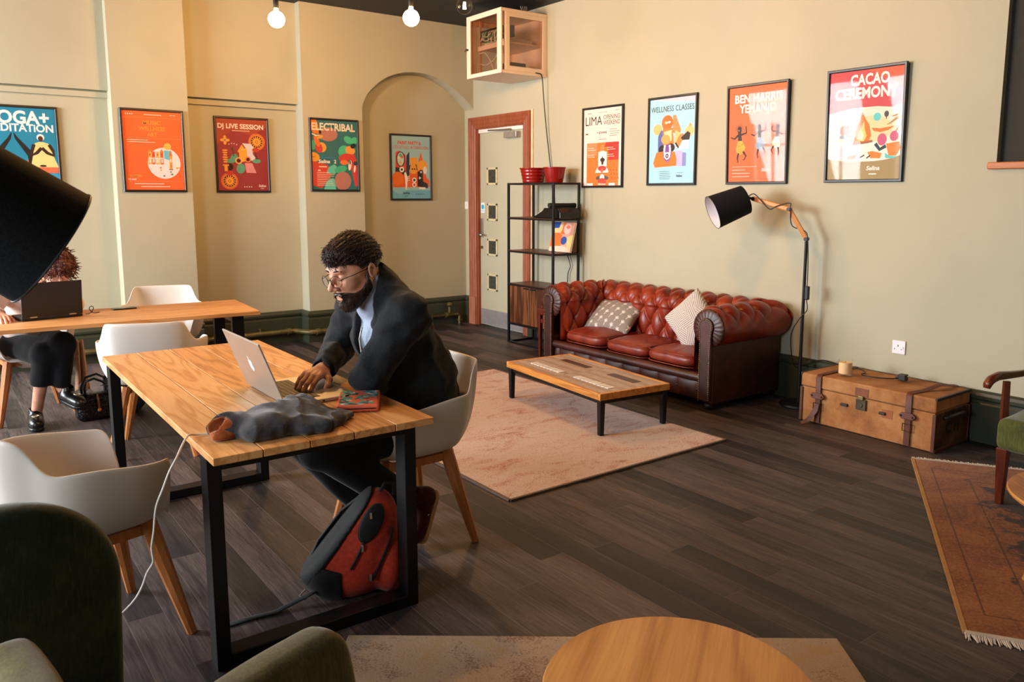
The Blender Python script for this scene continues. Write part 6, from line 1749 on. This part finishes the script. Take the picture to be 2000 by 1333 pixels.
    def torso(P, e):
        d = chain(P, [J['pel'], J['bel'], J['che']], [.165+e, .155+e, .158+e], .10)
        d = smin(d, s_cap(P, J['che'], J['nek'], .135+e, .072+e), .05)
        d = smin(d, s_cap(P, J['sL']+A3(.02, .01, -.02), J['sR']+A3(.02, -.01, -.02), .075+e, .075+e), .05)
        return d
    def shirt(P):
        d = torso(P, -.012); d = smax(d, P[..., 2]-(1.115+.35*(P[..., 0]-1.50)), .01)
        q = s_cap(P, (1.500, 3.047, 1.09), (1.458, 3.038, 1.190), .084, .075); q = smax(q, -s_cap(P, (1.505, 3.05, 1.07), (1.435, 3.035, 1.25), .068, .066), .004); q = smax(q, -s_cap(P, (1.395, 2.99, 1.20), (1.40, 3.0, 1.12), .03, .006), .004)
        return smin(d, q, .012)-.0018*waves(P, 60, 3)
    link('shirt', np_mesh('shirt', [nets(shirt, (1.28, 2.80, .50), (1.95, 3.32, 1.25), .0075)]), fabric('pale_blue_cotton', '#98a6bf', '#b8c3d6', .8, 120, 8, .1, .2), root, True)
    def cardigan(P):
        d = torso(P, .004)
        f = P-J['nek']; v = np.array((1.475, 2.98, 1.10), np.float32)
        d = smin(d, s_cap(P, (1.525, 3.05, 1.10), (1.492, 3.05, 1.188), .094, .080), .03); d = smin(d, s_cap(P, (1.52, 3.05, 1.135), J['sL'], .085, .080), .03); d = smin(d, s_cap(P, (1.52, 3.05, 1.135), J['sR'], .085, .078), .03)
        wedge = np.minimum(s_cap(P, (1.425, 3.01, 1.20), (1.412, 3.015, 1.0), .072, .052), s_cap(P, (1.412, 3.015, 1.0), (1.452, 3.045, .83), .052, .016)); d = smax(d, -wedge, .010)
        d = smax(d, -s_cap(P, (1.505, 3.05, 1.07), (1.445, 3.04, 1.25), .078, .079), .008)
        for a, b, c, r in (('sL', 'eL', 'wL', (.082, .064, .05)), ('sR', 'eR', 'wR', (.078, .060, .047))):
            d = smin(d, chain(P, [J[a], J[b], J[c]], r, .03), .035)
        d = smax(d, -s_cap(P, (1.304, 3.152, .822), (1.20, 3.05, .80), .040, .06), .006)
        fold = waves(P*np.array((1, 1, .6), np.float32), 30, 12)
        fold2 = waves(P*np.array((.5, .5, 1), np.float32), 46, 19)
        d = d-.011*(1-2*np.abs(fold))*.7-.012*(1-2*np.abs(fold2))*.6-.004*waves(P, 64, 4)
        return np.maximum(d, np.where((P[..., 0] < 1.435), .7525-P[..., 2], -1))
    link('cardigan', np_mesh('cardigan', [nets(cardigan, (1.18, 2.72, .44), (1.98, 3.50, 1.27), .0085)]), fabric('charcoal_knit', '#0d1012', '#25292d', .9, 130, 5, .12, .45), root, True)
    dl = MB(); dl.tube([(1.405, 2.985, 1.01), (1.400, 3.000, .96), (1.412, 3.01, .90), (1.440, 3.03, .84), (1.447, 3.02, .80)], .004, 6); dl.build('drawstring', plain('#c9c6c0', .7, var=.4, sc=90), root, smooth=True)
    def trous(P):
        d = s_cap(P, J['pel'], J['pel']+A3(-.03, 0, .08), .165, .15)
        for a, b, c in (('hL', 'kL', 'aL'), ('hR', 'kR', 'aR')):
            d = smin(d, chain(P, [J[a], J[b], J[c]], (.105, .082, .062), .03), .03)
        d = d-.006*waves(P, 24, 8)
        for a in ('aL', 'aR'):
            ax = J[a]-J['k'+a[1]]; ax = ax/np.linalg.norm(ax); d = smax(d, (P-J[a]) @ ax-.0, .006)
        return np.maximum(d, np.where(P[..., 0] < 1.44, P[..., 2]-.718, -1))
    link('trousers', np_mesh('trousers', [nets(trous, (1.02, 2.78, .08), (1.96, 3.44, .80), .0095)]), fabric('black_denim', '#07080a', '#121417', .85, 120, 6, .1), root, True)
    mS = fabric('maroon_suede', '#3a1410', '#5c231b', .9, 80, 10, .3); mT = plain('#cf9f66', .7, var=.06)
    o, M = shoe(root, (1.735, 2.965, .245), (1.655, 2.975, .006), (-1, 0, -.25), mS, mT)
    st = MB(); st.tube([M @ Vector(q) for q in ((.10, -.043, .035), (.11, -.03, .072), (.11, .03, .072), (.10, .043, .035))], .003, 6); st.build('lace', plain('#d9c9b8', .7), o, smooth=True)
    shoe(root, (1.665, 3.265, .19), (1.545, 3.27, .006), (-1, 0, -.1), mS, mT)
man()

def woman():
    J = dict(pel=(.55, 6.47, .535), bel=(.55, 6.44, .70), che=(.565, 6.36, .87), nek=(.615, 6.29, .955),
             hL=(.64, 6.44, .52), kL=(.685, 6.00, .565), aL=(.665, 6.07, .265), hR=(.46, 6.44, .52), kR=(.585, 6.03, .50), aR=(.525, 6.17, .105),
             sL=(.755, 6.34, .89), eL=(.79, 6.20, .80), wL=(.70, 6.075, .795), sR=(.395, 6.36, .885), eR=(.315, 6.17, .80), wR=(.355, 6.005, .79))
    J = {k: np.array(v, np.float32) for k, v in J.items()}
    HM = frame_of((.705, 6.205, 1.035), -PI/2+.15, math.radians(38), 0, 1.0)
    def body(P):
        d = chain(P, [J['pel'], J['bel'], J['che'], J['nek']], [.12, .10, .105, .05], .08)
        d = smin(d, s_cap(P, J['sL'], J['sR'], .05, .05), .05)
        for a, b, c, r in (('hL', 'kL', 'aL', (.07, .05, .034)), ('hR', 'kR', 'aR', (.07, .05, .034)), ('sL', 'eL', 'wL', (.042, .034, .024)), ('sR', 'eR', 'wR', (.042, .034, .024))):
            d = smin(d, chain(P, [J[a], J[b], J[c]], r, .02), .04)
        return smin(d, s_cap(P, J['nek'], (.665, 6.24, 1.0), .052, .050), .03)
    bp = nets(body, (.22, 5.92, .06), (.95, 6.65, 1.06), .011)
    # bare shins and feet down to the shoes
    shin = nets(lambda P: smin(s_cap(P, J['aL'], (.70, 6.045, .205), .034, .030), s_cap(P, J['aR'], (.512, 6.165, .055), .034, .030), .005), (.44, 5.98, .0), (.78, 6.25, .33), .008)
    hp = place([nets(lambda P: smin(head_sdf(P), s_cap(P, (-.035, 0, -.05), (-.04, 0, -.14), .048, .052), .03), (-.14, -.11, -.18), (.15, .11, .16), .0045)], HM)[0]
    h1 = hand_mesh((.352, 6.0, .795), (.012, -.09, -.018), (.09, .01, 0), (0, 0, -1), .45, .95)
    h2 = hand_mesh((.695, 6.08, .795), (-.05, -.06, -.01), (-.06, .05, 0), (0, 0, -1), .5, .92)
    root = link('person', np_mesh('person', [bp, shin, hp, h1, h2]), skin_mat('fair_skin', '#c4876d', '#d79c82', '#e2ae96'), None, True)
    tag(root, 'woman with curly auburn hair in a pale blouse bent over the black laptop', 'person')
    def hair(P):
        d = s_ell(P, (-.02, 0, .06), (.118, .105, .098)); d = smin(d, s_ell(P, (.05, 0, .10), (.07, .08, .05)), .03)
        d = smin(d, s_ell(P, (-.05, .06, -.02), (.06, .045, .09)), .03); d = smin(d, s_ell(P, (-.05, -.06, -.02), (.06, .045, .09)), .03)
        d = d-.014*waves(P, 60, 21)-.006*waves(P, 150, 2)
        return smax(d, -s_ell(P, (.115, 0, -.035), (.07, .062, .095)), .012)
    hm = np_mesh('hair', place([nets(hair, (-.17, -.15, -.13), (.16, .15, .20), .0045)], HM))
    tufts(hm, HM, 500, .05, .0028, lambda q: (.3, .4*(1 if q.y > 0 else -1), -.8), 15, .6, .4, None, .008)
    link('hair', hm, hair_mat('auburn_hair', '#2a0f09', '#5a2416', '#9a5236'), root, True)
    def blouse(P):
        d = chain(P, [J['pel']+A3(0, -.02, -.03), J['bel'], J['che']], [.165, .135, .135], .09)
        d = smin(d, s_cap(P, J['che'], J['nek'], .115, .068), .05); d = smin(d, s_cap(P, J['sL'], J['sR'], .062, .062), .05)
        for a, b, c in (('sL', 'eL', 'wL'), ('sR', 'eR', 'wR')): d = smin(d, chain(P, [J[a], J[b], J[c]], (.066, .060, .036), .03), .03)
        d = smax(d, -s_cap(P, (.62, 6.25, .955), (.70, 6.15, 1.05), .055, .09), .01)
        d = smax(d, -s_cap(P, (.354, 5.99, .79), (.36, 5.90, .78), .05, .06), .006); d = smax(d, -s_cap(P, (.685, 6.065, .795), (.61, 5.98, .79), .05, .06), .006)
        d = d-.009*waves(P, 24, 31)-.003*waves(P, 60, 7)
        return np.maximum(d, np.where(P[..., 1] < 6.235, .7535-P[..., 2], -1))
    link('blouse', np_mesh('blouse', [nets(blouse, (.20, 5.93, .36), (.98, 6.68, 1.04), .009)]), fabric('pale_pink_cotton', '#c9b3ab', '#e9dbd4', .85, 110, 7, .1, .25), root, True)
    def trous(P):
        d = s_cap(P, J['pel'], J['pel']+A3(0, -.02, .06), .14, .13)
        for a, b, c in (('hL', 'kL', 'aL'), ('hR', 'kR', 'aR')): d = smin(d, chain(P, [J[a], J[b], J[c]], (.10, .075, .055), .03), .03)
        for a in ('aL', 'aR'):
            ax = J[a]-J['k'+a[1]]; ax = ax/np.linalg.norm(ax); d = smax(d, (P-J[a]) @ ax+.01, .006)
        return np.maximum(d-.005*waves(P, 24, 8), P[..., 2]-.718)
    link('trousers', np_mesh('trousers', [nets(trous, (.28, 5.88, .06), (.84, 6.66, .74), .010)]), fabric('black_cotton', '#08080b', '#14141a', .85, 110, 6, .1), root, True)
    mS = plain('#0d0c0d', .3); mB = plain('#d9cdb4', .3, .8)
    for heel, toe, up in (((.515, 6.20, .004), (.50, 5.97, .004), (0, 0, 1)), ((.665, 6.085, .165), (.76, 5.885, .125), (.1, .15, 1))):
        o, M = shoe(root, heel, toe, up, mS, mS); L = (Vector(toe)-Vector(heel)).length
        b = MB(); b.tube([M @ Vector((L*.60+.020*math.cos(2*PI*i/20), .020*math.sin(2*PI*i/20), .088)) for i in range(20)], .0035, 6, True); b.build('buckle', mB, o, smooth=True)
woman()
